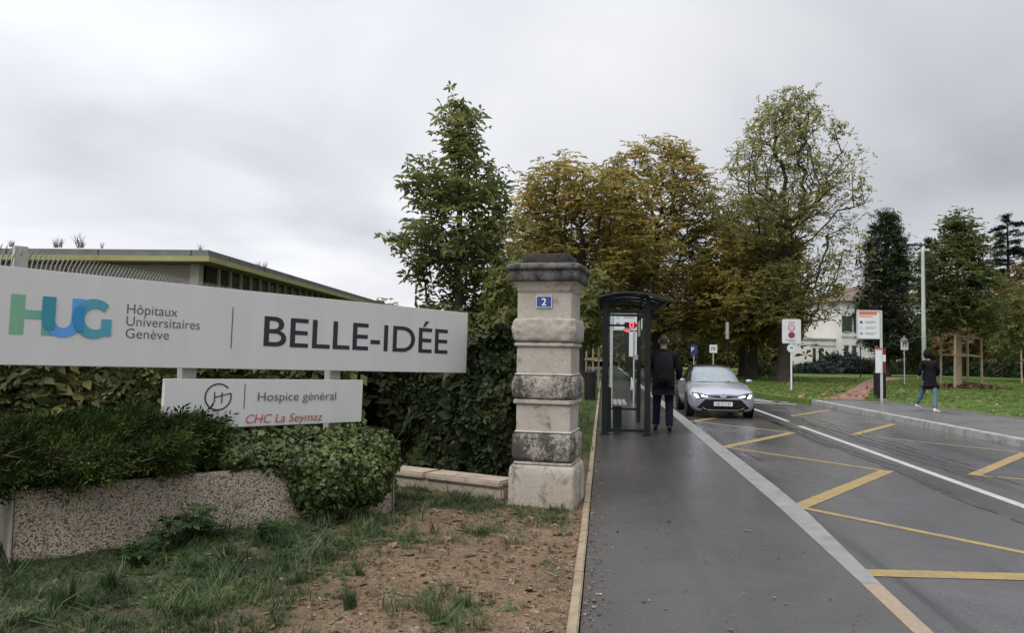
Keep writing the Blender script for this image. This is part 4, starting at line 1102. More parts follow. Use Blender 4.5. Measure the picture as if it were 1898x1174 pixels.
kq = (rng.uniform(0, 1, n) < dn) & ~((qu > -.02) & (qw > -.02)) & ~((qx > -.93) & (qy > 7.17))
qp = np.stack([qx[kq], qy[kq], np.array([verge_z(a, b) for a, b in zip(qx[kq], qy[kq])])+.012], 1)
lf_cl = LEAF('clover_leaf', [(0, (.018, .036, .012)), (.4, (.042, .074, .022)), (.75, (.085, .125, .042)), (1, (.19, .18, .08))], 3, .2)
tag(scatter('clover', tpl_palmate(4, 1.0, .7, .1), qp, rots(rng, len(qp), .35), .020*np.exp(rng.normal(0, .4, len(qp))), lf_cl), 'low clover and moss matted between the grass of the left verge', 'ground cover', kind='stuff')
# broad leaved weeds and taller tufts, countable clumps
T_wd = tpl_palmate(8, 1.0, .42, .15); T_tuft = tpl_blades(26, 9, 1.0, .035, .75, .16)
lf_w = LEAF('weed_leaf', [(0, (.018, .038, .013)), (.5, (.036, .068, .022)), (1, (.08, .12, .042))], 4, .2)
def weeds(spots, tuft):
    for px, py, s, lab in spots:
        p = P(px, py, .03); root = thing('grass_tuft' if tuft else 'weed', lab, 'grass tuft' if tuft else 'weed', (p.x, p.y, verge_z(p.x, p.y)))
        r2 = np.random.default_rng(int(px*7+py)); m = 5 if tuft else 46
        if tuft:
            q = r2.normal(0, s*.25, (m, 3)); q[:, 2] = 0
            scatter('blades', T_tuft, q, rots(r2, m, .15), s*np.exp(r2.normal(0, .2, m)), lf_g1 if tuft == 1 else lf_tuft2, root)
        else:
            q = r2.normal(0, s*.45, (m, 3)); q[:, 2] = np.abs(r2.normal(s*.5, s*.35, m))
            scatter('leaves', T_wd, q, rots(r2, m, .5), s*.33*np.exp(r2.normal(0, .25, m)), lf_w, root)
            mb = MB()
            for a in q: mb.tube([(a[0]*.3, a[1]*.3, -.02), tuple(a)], [.004, .002], 4, caps=False)
            mb.build('stems', lf_w, root)
lf_tuft2 = LEAF('pale_tuft_blade', [(0, (.07, .10, .045)), (.5, (.13, .16, .08)), (1, (.20, .23, .12))], 3, .25)
weeds([(652, 1122, .11, 'dark green tuft of grass on bare soil, nearest the lower edge'), (665, 1058, .06, 'small lone grass tuft in the middle of the brown soil'), (610, 1030, .12, 'dark grass tuft at the edge of the grass and soil'), (200, 1085, .16, 'tall dark grass tuft left in front of the planter'), (420, 1030, .13, 'grass tuft in front of the planter middle'), (520, 1010, .12, 'grass tuft below the left edge of the ivy'), (120, 1110, .14, 'coarse grass tuft near the bottom left corner')], 1)
weeds([(800, 1125, .12, 'pale grey green grass tuft on the soil right of the dark tuft'), (850, 1118, .10, 'pale grass tuft at the right side of its neighbour on the soil')], 2)
weeds([(362, 995, .25, 'leafy green weed climbing against the planter front'), (318, 1012, .18, 'leafy weed beside the climbing weed at the planter foot'), (255, 1042, .14, 'low leafy weed at the planter foot, left part'), (500, 995, .16, 'leafy weed at the planter foot beside the ivy')], 0)
# litter: bark chips, small stones, fallen leaves
rng = np.random.default_rng(102); n = 5200
lx = rng.uniform(-4.2, -.19, n); ly = rng.uniform(2.8, 7.5, n)
k = ~(((lx-PA.x)*PD.x+(ly-PA.y)*PD.y > -.05) & ((lx-PA.x)*PB.x+(ly-PA.y)*PB.y > -.02)) & ~((lx > -.93) & (ly > 7.15))
lx, ly = lx[k], ly[k]; lz = np.array([verge_z(a, b) for a, b in zip(lx, ly)])+.003
chip = (np.array([(-.5, -.2, 0), (.5, -.25, .05), (.55, .2, .1), (-.45, .25, .02)]), np.array([[0, 1, 2, 3]]))
lf_ch = LEAF('bark_chips', [(0, (.035, .022, .015)), (.4, (.10, .065, .04)), (.7, (.22, .165, .12)), (.93, (.34, .28, .22)), (1, (.5, .46, .4))], 30, .0, .8, .2)
tag(scatter('bark_litter', chip, np.stack([lx, ly, lz], 1), rots(rng, len(lx), .35), .022*np.exp(rng.normal(0, .55, len(lx))), lf_ch), 'brown bark chips and small stones strewn over the bare soil', 'litter', kind='stuff')
n = 420; dx = rng.uniform(-3.6, -.22, n); dy = rng.uniform(3.0, 7.0, n); kd = ~(((dx-PA.x)*PB.x+(dy-PA.y)*PB.y > -.05) & ((dx-PA.x)*PD.x+(dy-PA.y)*PD.y > -.05))
dx, dy = dx[kd], dy[kd]; dz = np.array([verge_z(a, b) for a, b in zip(dx, dy)])+.012
lf_dl = LEAF('dead_leaf', [(0, (.05, .028, .016)), (.5, (.13, .07, .035)), (.85, (.24, .15, .07)), (1, (.36, .30, .18))], 9, .1, .7)
tag(scatter('dead_leaves', kite(), np.stack([dx, dy, dz], 1), rots(rng, len(dx), .35), .035*np.exp(rng.normal(0, .4, len(dx))), lf_dl), 'brown dead leaves lying over the soil and grass of the left verge', 'leaves', kind='stuff')
# pebbles, crumbs and leaves gathered along the pavement edges
n = 900; yy = 3.4+rng.exponential(4.0, n); s_ = rng.uniform(0, 1, n) < .7
xx = np.where(s_, -.105+np.abs(rng.normal(0, .07, n)), rng.uniform(-.1, 1.7, n))
kk = (yy < 30) & (xx < 1.62)
tag(scatter('leaf_crumbs', chip, np.stack([xx, yy, np.full(n, .006)], 1)[kk], rots(rng, int(kk.sum()), .2), .013*np.exp(rng.normal(0, .5, int(kk.sum()))), lf_ch), 'crumbs of leaves and grit along the edge of the pavement', 'litter', kind='stuff')
# lawn blades and fallen leaves on the right
n = 26000; yy = rng.uniform(12, 62, n)**1.0; xx = rng.uniform(6, 34, n)
bk = np.interp(yy, [12, 28.2, 28.3, 28.7, 32.8, 40, 62], [13.3-.121*12, 13.3-.121*28.2, 7.4, 6.95, 6.42, 5.95, 5.9])
kk = (xx > bk+.03) & (xx < bk+2+yy*.45)
def in_path(x, y):
    c = np.zeros(len(x), bool); m = len(pth)
    for i in range(m):
        a, b = pth[i], pth[(i+1) % m]; k = ((a.y > y) != (b.y > y)) & (x < (b.x-a.x)*(y-a.y)/(b.y-a.y+1e-9)+a.x); c ^= k
    return c
kk &= ~in_path(xx, yy)
xx, yy = xx[kk], yy[kk]
lf_g2 = LEAF('lawn_blade', [(0, (.038, .066, .013)), (.4, (.065, .11, .02)), (.8, (.11, .16, .035)), (1, (.17, .18, .06))], .5, .3)
tag(scatter('lawn_blades', tpl_blades(10, 6, 1.0, .10, .7, 1.3), np.stack([xx, yy, np.full(len(xx), .012)], 1), rots(rng, len(xx), .1), .060*np.exp(rng.normal(0, .25, len(xx))), lf_g2), 'short green lawn grass beside the bus platform', 'grass', kind='stuff')
n = 1100; q = []
while len(q) < n:
    if rng.uniform() < .6: p = P(rng.uniform(1440, 1620), rng.uniform(699, 741))
    else: p = P(rng.uniform(1400, 1898), rng.uniform(696, 760))
    if p.y < 90 and p.x > 6.8: q.append((p.x+rng.normal(0, .2), p.y+rng.normal(0, .3), .045))
q = np.array(q); bk = np.interp(q[:, 1], [12, 28.2, 28.3, 28.7, 100], [13.3-.121*12, 13.3-.121*28.2, 7.4, 6.95, 6.9]); q = q[q[:, 0] > bk]
lf_f = LEAF('fallen_leaf', [(0, (.12, .06, .03)), (.5, (.26, .17, .07)), (.8, (.40, .33, .18)), (1, (.55, .52, .42))], 5, .1)
tag(scatter('fallen_leaves', kite(), q, rots(rng, len(q), .4), .10*np.exp(rng.normal(0, .4, len(q))), lf_f), 'pale and brown leaves fallen on the lawn around the path', 'leaves', kind='stuff')
# leaf-litter on the grass strip left of the pavement, beyond the pillar
n = 5000; xx = -rng.uniform(.2, 5, n); yy = rng.uniform(9, 40, n)
tag(scatter('grass_strip', tpl_blades(10, 6, 1.0, .10, .7, 1.0), np.stack([xx, yy, np.full(n, .02)], 1), rots(rng, n, .1), .07*np.exp(rng.normal(0, .3, n)), lf_g2), 'green grass strip between pillar and trash bin', 'grass', kind='stuff')
# far wood closing the view: separate trees
far = [(700, 120, 470), (930, 100, 500), (1010, 110, 470), (1110, 105, 480), (1210, 115, 470), (1330, 110, 500), (1420, 120, 490), (1510, 115, 520), (1600, 125, 500), (1690, 120, 520), (1780, 110, 500), (1880, 105, 520), (1960, 110, 500)]
wood = None
for i, (px, D, ty) in enumerate(far):
    h = topz(px, 560, D)
    if wood is None:
        wood = make_tree('broadleaf_tree', '', 'tree', base_at(px, D), 111, h, [(0, 4.6), (.2, 5.6), (.5, 5.4), (.8, 3.6), (1, .9)], .6, 330, .3, lf_B2, bark_d, T_palm2, 6, .9, .95, r_tip=.02, lobes=.3, clump=.1, step=1.0, alpha=.3, trunk_top=.6, droop=.3)
        o = wood
    else:
        o = copy_tree(wood); o.location = base_at(px, D); o.rotation_euler = (0, 0, i*1.7); s = h/topz(far[0][0], 560, far[0][1]); o.scale = (1.0, 1.0, s*(.95+.1*(i % 3)))
    tag(o, 'shaded broadleaf tree in the row of far trees closing the view', 'tree', 'far trees closing the view')

# ============================================================ FLAT ROOFED BUILDING (left)
mat_pink = M('pinkish_render', (.34, .285, .26), (.42, .36, .33), 1.3, .8, bump=.2, bscale=60)
mat_pier = M('grey_green_pier', (.30, .31, .25), (.38, .39, .32), 3, .7)
mat_fascia = M('zinc_fascia', (.11, .11, .115), (.17, .17, .175), 2, .45, .6, metal=.2)
mat_ygreen = M('yellow_green_trim', (.245, .235, .09), (.32, .305, .12), 2.5, .55)
mat_dglass = M('dark_window_glass', (.012, .014, .014), (.03, .028, .022), 1.2, .08, .15, spec=.6)
mat_mull = M('pale_mullion', (.32, .33, .25), (.40, .41, .32), 6, .6)
mat_joint = M('dark_joint', (.03, .03, .03), None, 6, .7)
C0 = Vector((-12.6, 22.5, 0)); DR = Vector((-.063, .998, 0)); ang = math.atan2(DR.y, DR.x)-math.pi/2
bld = thing('pavilion', 'low flat roofed building with yellow green eaves behind the big sign', 'building', tuple(C0), ang)
# local: x right/left (building lies on -x), y along the long side
LR, LL = 44.0, 34.0
MB().box((-.55-LL/2, LR/2+.5, 2.05), (LL-.3, LR-.2, 4.3)).build('wall', mat_pink, bld)
MB().box((-LL/2+.05, LR/2, 4.50), (LL+.2, LR+.2, .20)).build('roof', mat_fascia, bld)
MB().box((-LL/2+.08, LR/2-.03, 4.315), (LL+.26, LR+.26, .165)).build('eave_trim', mat_ygreen, bld)
MB().box((-LL/2-.15, LR/2+.15, 4.235), (LL-.5, LR-.5, .05)).build('soffit', M('dim_soffit', (.16, .155, .13), (.2, .19, .16), 3, .8), bld)
for x in np.arange(-LL, .05, 3.05): MB().box((x+.05, -.104, 4.5), (.035, .01, .19)).build('fascia_seam', mat_joint, bld)
for y in np.arange(1.5, LR, 3.05): MB().box((.154, y, 4.5), (.01, .035, .19)).build('fascia_seam', mat_joint, bld)
MB().box((-.50, .52, 2.08), (.30, .30, 4.24)).build('corner_pier', mat_pier, bld)
for x in (-5.0, -9.4, -13.8, -18.2): MB().box((x, .597, 2.05), (.09, .012, 4.2)).build('panel_joint', mat_joint, bld)
yy = .9; i = 0
while yy < LR-1:
    wdw = MB().box((-.39, yy+.42, 2.9), (.03, .80, 2.6)).build('window', mat_dglass, bld)
    m_ = MB().box((-.345, yy+.88, 2.9), (.10, .075, 2.62)).build('mullion', mat_mull, wdw)
    yy += .9; i += 1
MB().box((-.36, LR/2+.4, 1.45), (.08, LR-1.2, .25)).build('sill_band', mat_mull, bld)
mat_dry = LEAF('dry_roof_weed', [(0, (.10, .10, .055)), (.5, (.20, .19, .11)), (1, (.32, .29, .20))], 5, .2)
def roof_weed(px, py, D, s, lab, m):
    p = H(px, py, D); r2 = np.random.default_rng(int(px)); root = thing('roof_weed', lab, 'weed', (p.x, p.y, 4.58), group='weeds growing on the flat roof')
    q = r2.normal(0, 1, (m, 3))*np.array([s*.55, s*.2, 0])
    scatter('blades', T_tuft, q, rots(r2, m, .18), s*np.exp(r2.normal(0, .25, m)), mat_dry, root)
roof_weed(20, 460, 23.6, .28, 'sparse dry weeds on the roof left of the sign post top', 2)
roof_weed(112, 460, 23.6, .30, 'long row of dry weeds on the flat roof', 3)
roof_weed(148, 460, 23.6, .30, 'dry weeds at the right end of the long row on the roof', 2)
roof_weed(190, 460, 23.6, .30, 'small ragged dry weed standing apart on the roof', 1)
roof_weed(369, 460, 24.2, .36, 'single tall dry weed at the roof corner', 1)
roof_weed(487, 490, 29, .35, 'small dry weed on the receding roof edge', 2)
# picket fence with bent tips
mat_gal = M('galvanised_steel', (.44, .45, .46), (.55, .56, .57), 8, .45, .6, metal=.5)
f0, f1 = H(50, 465, 9.0), H(330, 518, 12.33)
fd = Vector((f1.x-f0.x, f1.y-f0.y, 0)); fl = fd.length; fd.normalize()
fen = thing('picket_fence', 'tall pale steel picket fence with bent spiked tips behind the big sign', 'fence', (f0.x, f0.y, 0), math.atan2(fd.y, fd.x))
pk = MB(); n = int((fl+4)/.08)
for i in range(n):
    x = -2.0+i*.08
    pk.tube([(x, 0, .1), (x, 0, 2.38), (x-.015, -.03, 2.47), (x-.035, -.085, 2.545), (x-.055, -.13, 2.60)], [.009, .009, .009, .008, .003], 5)
pk.build('pickets', mat_gal, fen)
for z in (.35, 2.30): MB().box((fl/2, .02, z), (fl+4, .03, .05)).build('rail', mat_gal, fen)
for x in np.arange(2.3, fl+2, 2.5): MB().box((x, .06, 1.2), (.07, .07, 2.45)).build('fence_post', mat_gal, fen)
fp = H(38.5, 457, 8.85)
q = MB().box((0, 0, fp.z/2), (.14, .10, fp.z)).build('gate_post', mat_post, bevel=.006); q.location = (fp.x, fp.y, 0); q.rotation_euler = (0, 0, math.atan2(SU.y, SU.x))
tag(q, 'square grey post of the picket fence whose top shows above the sign', 'post')

# ============================================================ BUS SHELTER
mat_dkgreen = M('dark_green_metal', (.006, .010, .009), (.011, .016, .014), 7, .4, .55, spec=.25)
mat_black = M('black_metal', (.008, .008, .009), (.014, .014, .015), 8, .45, .6, spec=.25)
mat_glass = GLASS('shelter_glass', (.93, .96, .945), 1.0)
mat_roofgl = GLASS('smoked_roof_glass', (.45, .49, .48), 1.0)
mat_slat = M('bench_slats', (.24, .22, .20), (.36, .34, .315), 14, .6, stretch=(6, .6, 6))
mat_wht = M('white_lacquer', (.60, .60, .60), (.67, .67, .67), 4, .4)
sh = thing('bus_shelter', 'narrow dark green glass bus shelter with curved roof on the pavement', 'bus shelter', (0, 14.05, 0))
for x, y, w_ in ((.03, 0, .11), (.80, 0, .105), (.03, 2.9, .09), (.77, 2.9, .09)):
    z1 = 2.42
    p = MB().box((x, y, z1/2), (w_, .09, z1)).build('post', mat_dkgreen, sh, bevel=.008)
    if y == 0: MB().box((x, y, .012), (w_+.07, .17, .022)).build('foot_plate', mat_dkgreen, p)
for y, z, h in ((0, 2.27, .07), (0, .09, .055), (2.9, 2.13, .045), (2.9, .28, .045), (2.9, 2.36, .05)):
    MB().box((.415, y, z), (.655, .05, h)).build('cross_rail', mat_dkgreen, sh, bevel=.004)
for x, z in ((.03, .22), (.03, 2.33), (.79, 2.35)): MB().box((x, 1.45, z), (.05, 2.80, .06)).build('side_rail', mat_dkgreen, sh)
for a_, b_ in (((.085, .0, .12), (.745, .0, 2.235)), ((.075, 2.9, .30), (.725, 2.9, 2.11)), ((.03, .045, .25), (.03, 2.855, 2.30))):
    MB().add([(a_[0], a_[1], a_[2]), (b_[0], b_[1], a_[2]), (b_[0], b_[1], b_[2]), (a_[0], a_[1], b_[2])], [(0, 1, 2, 3)]).build('glass_pane', mat_glass, sh)
MB().box((.115, .05, .46), (.06, .05, .82)).build('kick_panel', mat_dkgreen, sh, bevel=.004)
MB().box((.725, 1.9, 2.02), (.012, .9, .32)).build('glass_reflection', mat_wht, sh)  # white panel standing in for the bright reflection at the glass edge
MB().box((.70, 2.845, 1.43), (.10, .012, .11)).build('notice', mat_wht, sh)
def rz_(x):
    t = (x+.11)/1.24; return 2.51+.46*t*(1-t)*1.0-.05*t
rf = MB(); nx = 18; xs_ = [-.11+1.24*i/nx for i in range(nx+1)]
V = []; F = []
for z_off in (0, .02):
    for y in (-.35, 3.2):
        for x in xs_: V.append((x, y, rz_(x)+z_off))
m = nx+1
for i in range(nx):
    F += [(i, m+i, m+i+1, i+1), (2*m+i, 2*m+i+1, 3*m+i+1, 3*m+i), (i, i+1, 2*m+i+1, 2*m+i), (m+i, 3*m+i, 3*m+i+1, m+i+1)]
F += [(0, 2*m, 3*m, m), (nx, m+nx, 3*m+nx, 2*m+nx)]
rf.add(V, F); roof = rf.build('roof', mat_roofgl, sh)
for y in (-.36, .45, 1.25, 2.05, 2.85, 3.21):
    MB().tube([(x, y, rz_(x)-.012) for x in xs_], .019 if y in (-.36, 3.21) else .017, 6).build('roof_rib', mat_dkgreen, roof)
for x in (-.11, 1.13): MB().box((x, 1.42, rz_(x)-.01), (.04, 3.6, .04)).build('gutter', mat_dkgreen, roof)
for y in (0.0, 2.9): MB().bar((.80, y, 2.30), (1.08, y, rz_(1.08)-.03), .05, .05).build('bracket', mat_dkgreen, roof)
for y in (0, 2.9):
    for x in (.03, .79): MB().box((x, y, (2.42+rz_(x))/2), (.06, .05, rz_(x)-2.42)).build('roof_stub', mat_dkgreen, roof)
bn = thing('bench', 'small slatted bench inside the bus shelter', 'bench', (.28, 15.4, 0))
for i in range(4): MB().box((-.135+.09*i, 0, .515), (.075, 1.7, .035)).build('seat_slat', mat_slat, bn, bevel=.004)
for y in (-.55, .55): MB().box((0, y, .245), (.15, .10, .49)).build('leg', mat_dkgreen, bn, bevel=.005)
led = EM('red_led', (1.0, .04, .07), 5.0)
dp = thing('departure_display', 'small departure display with glowing red LED digits hung in the shelter', 'display', (.55, 16.84, 2.13))
MB().box((.02, 0, 0), (.24, .06, .13)).build('housing', mat_black, dp, bevel=.006)
q = MB()
for c_, d_ in (((.055, -.034, .045), (.09, .006, .018)), ((.055, -.034, -.035), (.09, .006, .018)), ((.018, -.034, .005), (.018, .006, .06)), ((.092, -.034, .005), (.018, .006, .06))): q.box(c_, d_)
q.build('led_digit', led, dp)
MB().box((-.05, -.03, -.115), (.12, .02, .022)).box((-.03, -.03, -.138), (.06, .02, .02)).build('led_bar', EM('red_led_bar', (1.0, .05, .05), 3.0), dp)
MB().box((-.05, 0, -.095), (.14, .05, .03)).build('bracket', mat_black, dp)

# ============================================================ BUS STOP SIGNS
mat_orange = M('orange_header', (.55, .13, .05), (.62, .16, .07), 8, .45)
mat_teal = M('teal_ink', (.05, .25, .22), (.07, .30, .26), 8, .45)
mat_cyan = M('pale_blue_ink', (.30, .50, .60), (.35, .56, .66), 8, .45)
mat_paper = M('white_board', (.58, .585, .60), (.64, .645, .655), 3, .4)
mat_pole = M('pale_grey_pole', (.42, .43, .43), (.52, .53, .53), 6, .4, metal=.2)
def stop_sign(label, loc, w_, h_, zb, side, head):
    r = thing('bus_stop_sign', label, 'bus stop sign', loc)
    zt = zb+h_
    MB().box((0, 0, zt/2), (.075, .06, zt)).build('pole', mat_pole, r, bevel=.006)
    x0, x1 = (-.04-w_, -.04) if side < 0 else (.04, .04+w_); xc = (x0+x1)/2
    bd = MB().box((xc, 0, zb+h_/2), (w_-.02, .035, h_-.02)).build('board', mat_paper, r)
    for c_, d_ in (((xc, 0, zt-.015), (w_, .055, .05)), ((xc, 0, zb+.005), (w_, .055, .035)), ((x0 if side < 0 else x1, 0, zb+h_/2), (.05, .055, h_-.06))): MB().box(c_, d_).build('frame', mat_pole, bd)
    yf = -.0195
    def bar(n_, m_, cx_, cz, ww, hh): MB().box((cx_, yf, cz), (ww, .003, hh)).build(n_, m_, bd)
    hd = mat_orange if head == 'o' else mat_teal
    if head == 'o':
        bar('header', hd, xc-.02, zt-.105, w_-.16, .105)
        bar('subtitle', hd, xc-.09, zt-.215, w_*.58, .035)
    rows = ((.40, mat_ink), (.60, mat_cyan), (.80, mat_teal)) if head == 'o' else ((.30, mat_cyan), (.66, mat_teal))
    for f, m_ in rows:
        z = zt-f*h_; bar('route_badge', m_, xc-w_*.33, z-.02, .09, .075)
        for k in range(2): bar('route_line', mat_grey, xc+.07-.03*k, z-.04*k, w_*(.48-.1*k), .012)
    return r
rs_ = stop_sign('tall bus stop sign with orange header on the right platform', (9.70, 28.0, 0), .76, 1.0, 2.20, -1, 'o')
MB().box((-.10, -.02, 1.42), (.20, .05, .84)).build('timetable_case', mat_paper, rs_)
MB().box((-.10, -.05, 1.85), (.22, .02, .05)).build('case_header', M('red_header', (.42, .05, .035), None, 5, .5), rs_)
stop_sign('white bus stop board seen through the shelter, teal badge at its foot', (.20, 20.2, 0), .74, .52, 2.14, 1, 't')
tp = thing('timetable_post', 'slim post with two narrow white timetable panels, seen through the shelter', 'timetable', (.87, 22.2, 0))
MB().cyl((0, 0, 0), (0, 0, 2.2), .022, n=8).build('pole', mat_pole, tp)
for x in (-.085, .085): MB().box((x, -.02, 1.80), (.115, .03, .72)).build('panel', mat_paper, tp)
# red and white banded ticket cabinet behind the right stop
tk = thing('ticket_machine', 'slim red and white ticket cabinet behind the bus stop pole', 'ticket machine', (10.50, 30.2, 0))
mred = M('red_lacquer', (.15, .014, .012), (.20, .02, .018), 6, .5)
MB().box((0, 0, .95), (.19, .18, 1.9)).build('cabinet', mred, tk, bevel=.012)
MB().box((0, -.104, 1.52), (.17, .006, .26)).build('white_panel', mat_paper, tk)
MB().box((0, 0, 1.925), (.21, .20, .05)).build('cap', mat_black, tk)

# ============================================================ BINS
mat_bin = M('black_bin_metal', (.008, .007, .009), (.014, .012, .014), 5, .45, .55, spec=.25)
def bin_(label, loc, r, h, rim):
    t = thing('trash_bin', label, 'trash bin', loc, group='black street bins')
    MB().lathe([(r*.90, .03), (r*.98, .10), (r, h*.5), (r, h-.10)], 22).build('body', mat_bin, t, smooth=False)
    MB().lathe([(r*1.04, h-.10), (r*1.05, h-.03), (r*.96, h), (r*.7, h)], 22).build('rim', rim, t)
    MB().lathe([(r*.7, 0), (r*.7, .035)], 16).build('base', mat_black, t)
bin_('tall black bin on the grass between gate pillar and shelter', (-.42, 24.4, 0), .185, .95, mat_bin)
bin_('black bin with dark red rim behind the bus stop pole', (10.33, 30.0, 0.01), .215, 1.02, M('dark_red_rim', (.045, .012, .011), None, 6, .5))

# ============================================================ ROAD SIGNS
mat_sgrey = M('grey_sign_back', (.52, .53, .54), (.58, .59, .60), 3, .45)
mat_rring = M('sign_red', (.36, .02, .05), (.40, .03, .06), 6, .4)
mat_sblue = M('sign_blue', (.010, .022, .11), (.014, .03, .14), 6, .5)
def disc(mb, x, z, r, y0, th=.004, n=28): mb.cyl((x, y0, z), (x, y0-th, z), r, n=n)
def roundrect(w_, h_, r, n=5):
    o = []
    for sx, sz, a0 in ((1, 1, 0), (-1, 1, 90), (-1, -1, 180), (1, -1, 270)):
        for i in range(n+1):
            a = R_(a0+90*i/n); o.append((sx*(w_/2-r)+r*math.cos(a), sz*(h_/2-r)+r*math.sin(a)))
    return o
def plate(name, w_, h_, r, zc, mat, par, th=.02, y0=-.03):
    mb = MB(); mb.prism(roundrect(w_, h_, r), 0, th)
    return mb.build(name, mat, par, xf=lambda v: (v[0], y0-v[2], zc+v[1]))
zs = thing('zone_sign', 'tall white zone sign with two red roundels on a thin white post', 'road sign', (8.42, 35.47, 0))
MB().cyl((0, 0, 0), (0, 0, 3.15), .038, n=10).build('post', mat_wht, zs)
pn = plate('panel', .82, 1.10, .07, 2.69, mat_sgrey, zs)
text_mesh('lettering', 'ZONE', mat_grey, pn, cap=.075, loc=(0, -.0515, 3.045), mat3=FACE_Y, align='CENTER', offset=.01)
q = MB(); disc(q, 0, 2.85, .150, -.050); q.build('speed_ring', mat_rring, pn)
q = MB(); disc(q, 0, 2.85, .108, -.054); q.build('speed_disc', mat_paper, pn)
text_mesh('numeral', '30', mat_ink, pn, cap=.095, loc=(0, -.0595, 2.803), mat3=FACE_Y, align='CENTER')
q = MB(); disc(q, 0, 2.52, .150, -.050); q.build('parking_ring', mat_rring, pn)
q = MB(); disc(q, 0, 2.52, .110, -.054); q.build('parking_disc', M('dark_violet_blue', (.05, .03, .16), None, 6, .4), pn)
MB().box((0, -.0595, 2.52), (.035, .003, .23), m=Matrix.Rotation(R_(-45), 3, 'Y')).build('parking_bar', mat_rring, pn)
for k, ww in enumerate((.42, .30)): MB().box((-.03+.05*k, -.0515, 2.29-.06*k), (ww, .003, .022)).build('small_print', mat_grey, pn)
q = MB(); disc(q, 0, 1.92, .195, -.03, .02); rd = q.build('roundel', mat_sgrey, zs)
MB().box((0, -.052, 1.95), (.13, .003, .05)).build('roundel_mark', mat_ink, rd)
mat_stone_d = M('dull_zinc', (.13, .135, .13), (.18, .18, .17), 6, .6)
def small_sign(name, label, px, py_b, D, w_, h_, zc, mat, sym):
    b0 = base_at(px, D); t = thing(name, label, 'road sign', b0)
    MB().cyl((0, 0, -.1), (0, 0, zc+h_*.4), .03, n=8).build('post', mat_pole, t)
    p_ = plate('panel', w_, h_, .03, zc, mat, t)
    if sym == 'P': text_mesh('letter', 'P', mat_paper, p_, cap=h_*.42, loc=(-.07, -.0515, zc-h_*.12), mat3=FACE_Y, align='CENTER', offset=.02)
    elif sym == 'box':
        for c_, d_ in (((-.09, -.0515, zc), (.045, .003, .24)), ((.03, -.0515, zc+.08), (.20, .003, .05)), ((.05, -.0515, zc-.04), (.10, .003, .10))): MB().box(c_, d_).build('symbol', mat_ink, p_)
    elif sym == 'arch':
        MB().box((-.075, -.0515, zc-.03), (.05, .003, .22)).build('symbol', mat_ink, p_); MB().box((.075, -.0515, zc-.03), (.05, .003, .22)).build('symbol', mat_ink, p_); MB().box((0, -.0515, zc+.09), (.20, .003, .06)).build('symbol', mat_ink, p_)
    return t
small_sign('parking_sign', 'blue parking sign with white P beyond the walking man', 1286, 690, 45, .40, .62, 1.45+(663-650)*45/1400, mat_sblue, 'P')
small_sign('square_sign', 'small white square sign with black mark above the silver car', 1322, 690, 45, .44, .48, 1.45+(663-647)*45/1400, mat_paper, 'box')
ds = small_sign('information_sign', 'white sign with black arch mark on a post left of the lamp post', 1676, 690, 45, .42, .62, 1.45+(668-635)*45/1400-.12, mat_paper, 'arch')
MB().lathe([(.22, 0), (.21, .06), (.08, .18), (.02, .32), (.0, .34)], 10, (0, 0, 2.62)).build('cap', mat_stone_d, ds)
pl_ = thing('post_lamp', 'slim post with pale tubular lamp head before the dark trees above the car', 'lamp', base_at(1348, 45))
MB().cyl((0, 0, -.1), (0, 0, 2.55), .035, n=8).build('post', mat_dkgreen, pl_)
MB().lathe([(.09, 2.55), (.105, 2.57), (.105, 3.50), (.11, 3.53), (.02, 3.58)], 14).build('lamp_head', M('grey_lamp_tube', (.26, .27, .27), (.31, .32, .32), 4, .5), pl_)
gl = thing('garden_lamp', 'black garden lamp with bell shaped head before the white house', 'lamp', base_at(1595, 60))
MB().cyl((0, 0, -.2), (0, 0, 2.75), .045, n=8).build('post', mat_black, gl)
MB().lathe([(.06, 2.5), (.12, 2.62), (.17, 2.85)], 12).build('lantern', mat_wht, gl)
MB().lathe([(.30, 2.85), (.26, 2.95), (.12, 3.12), (.03, 3.2)], 12).build('hood', mat_black, gl)
lm = thing('street_lamp', 'tall pale grey street lamp with flat dark arm, behind the woman', 'street lamp', base_at(1712.5, 40))
MB().tube([(0, 0, -.1), (0, 0, 3.5), (0, 0, 7.2), (.02, 0, 7.55)], [.115, .105, .085, .08], 14).build('pole', M('lamp_pole_paint', (.36, .38, .37), (.44, .46, .45), 5, .5), lm, smooth=True)
MB().bar((.05, 0, 7.62), (-.80, 0, 7.66), .16, .075).build('arm', M('dark_lamp_arm', (.04, .04, .045), None, 4, .5), lm)
MB().box((-.62, 0, 7.60), (.40, .22, .05)).build('lamp_head', mat_black, lm)
MB().box((0, -.13, 1.0), (.10, .02, .45)).build('service_door', mat_pole, lm)

# ============================================================ TREE GUARDS
mat_wood = M('stake_wood', (.22, .175, .12), (.35, .285, .205), 5, .8, stretch=(1, 1, .15), bump=.3)
def guard(label, pts, h, bars, r=.055, lean=.02):
    c = sum((Vector(p) for p in pts), Vector((0, 0, 0)))/len(pts); t = thing('tree_guard', label, 'tree guard', (c.x, c.y, 0), group='wooden tree guards')
    rr = random.Random(len(label)); tops = []
    for p in pts:
        hh = h*rr.uniform(.94, 1.04); q = Vector((p[0]-c.x, p[1]-c.y, 0)); tp_ = q*.96+Vector((rr.uniform(-lean, lean)*2, 0, hh))
        MB().tube([q-Vector((0, 0, .2)), tp_], [r*1.1, r*.92], 8).build('stake', mat_wood, t); tops.append((q, tp_))
    for i, j, f in bars:
        a = tops[i][0].lerp(tops[i][1], f); b = tops[j][0].lerp(tops[j][1], f); d = (b-a).normalized()*.12
        MB().bar(a-d, b+d, .045, .075).build('crossbar', mat_wood, t)
    return t
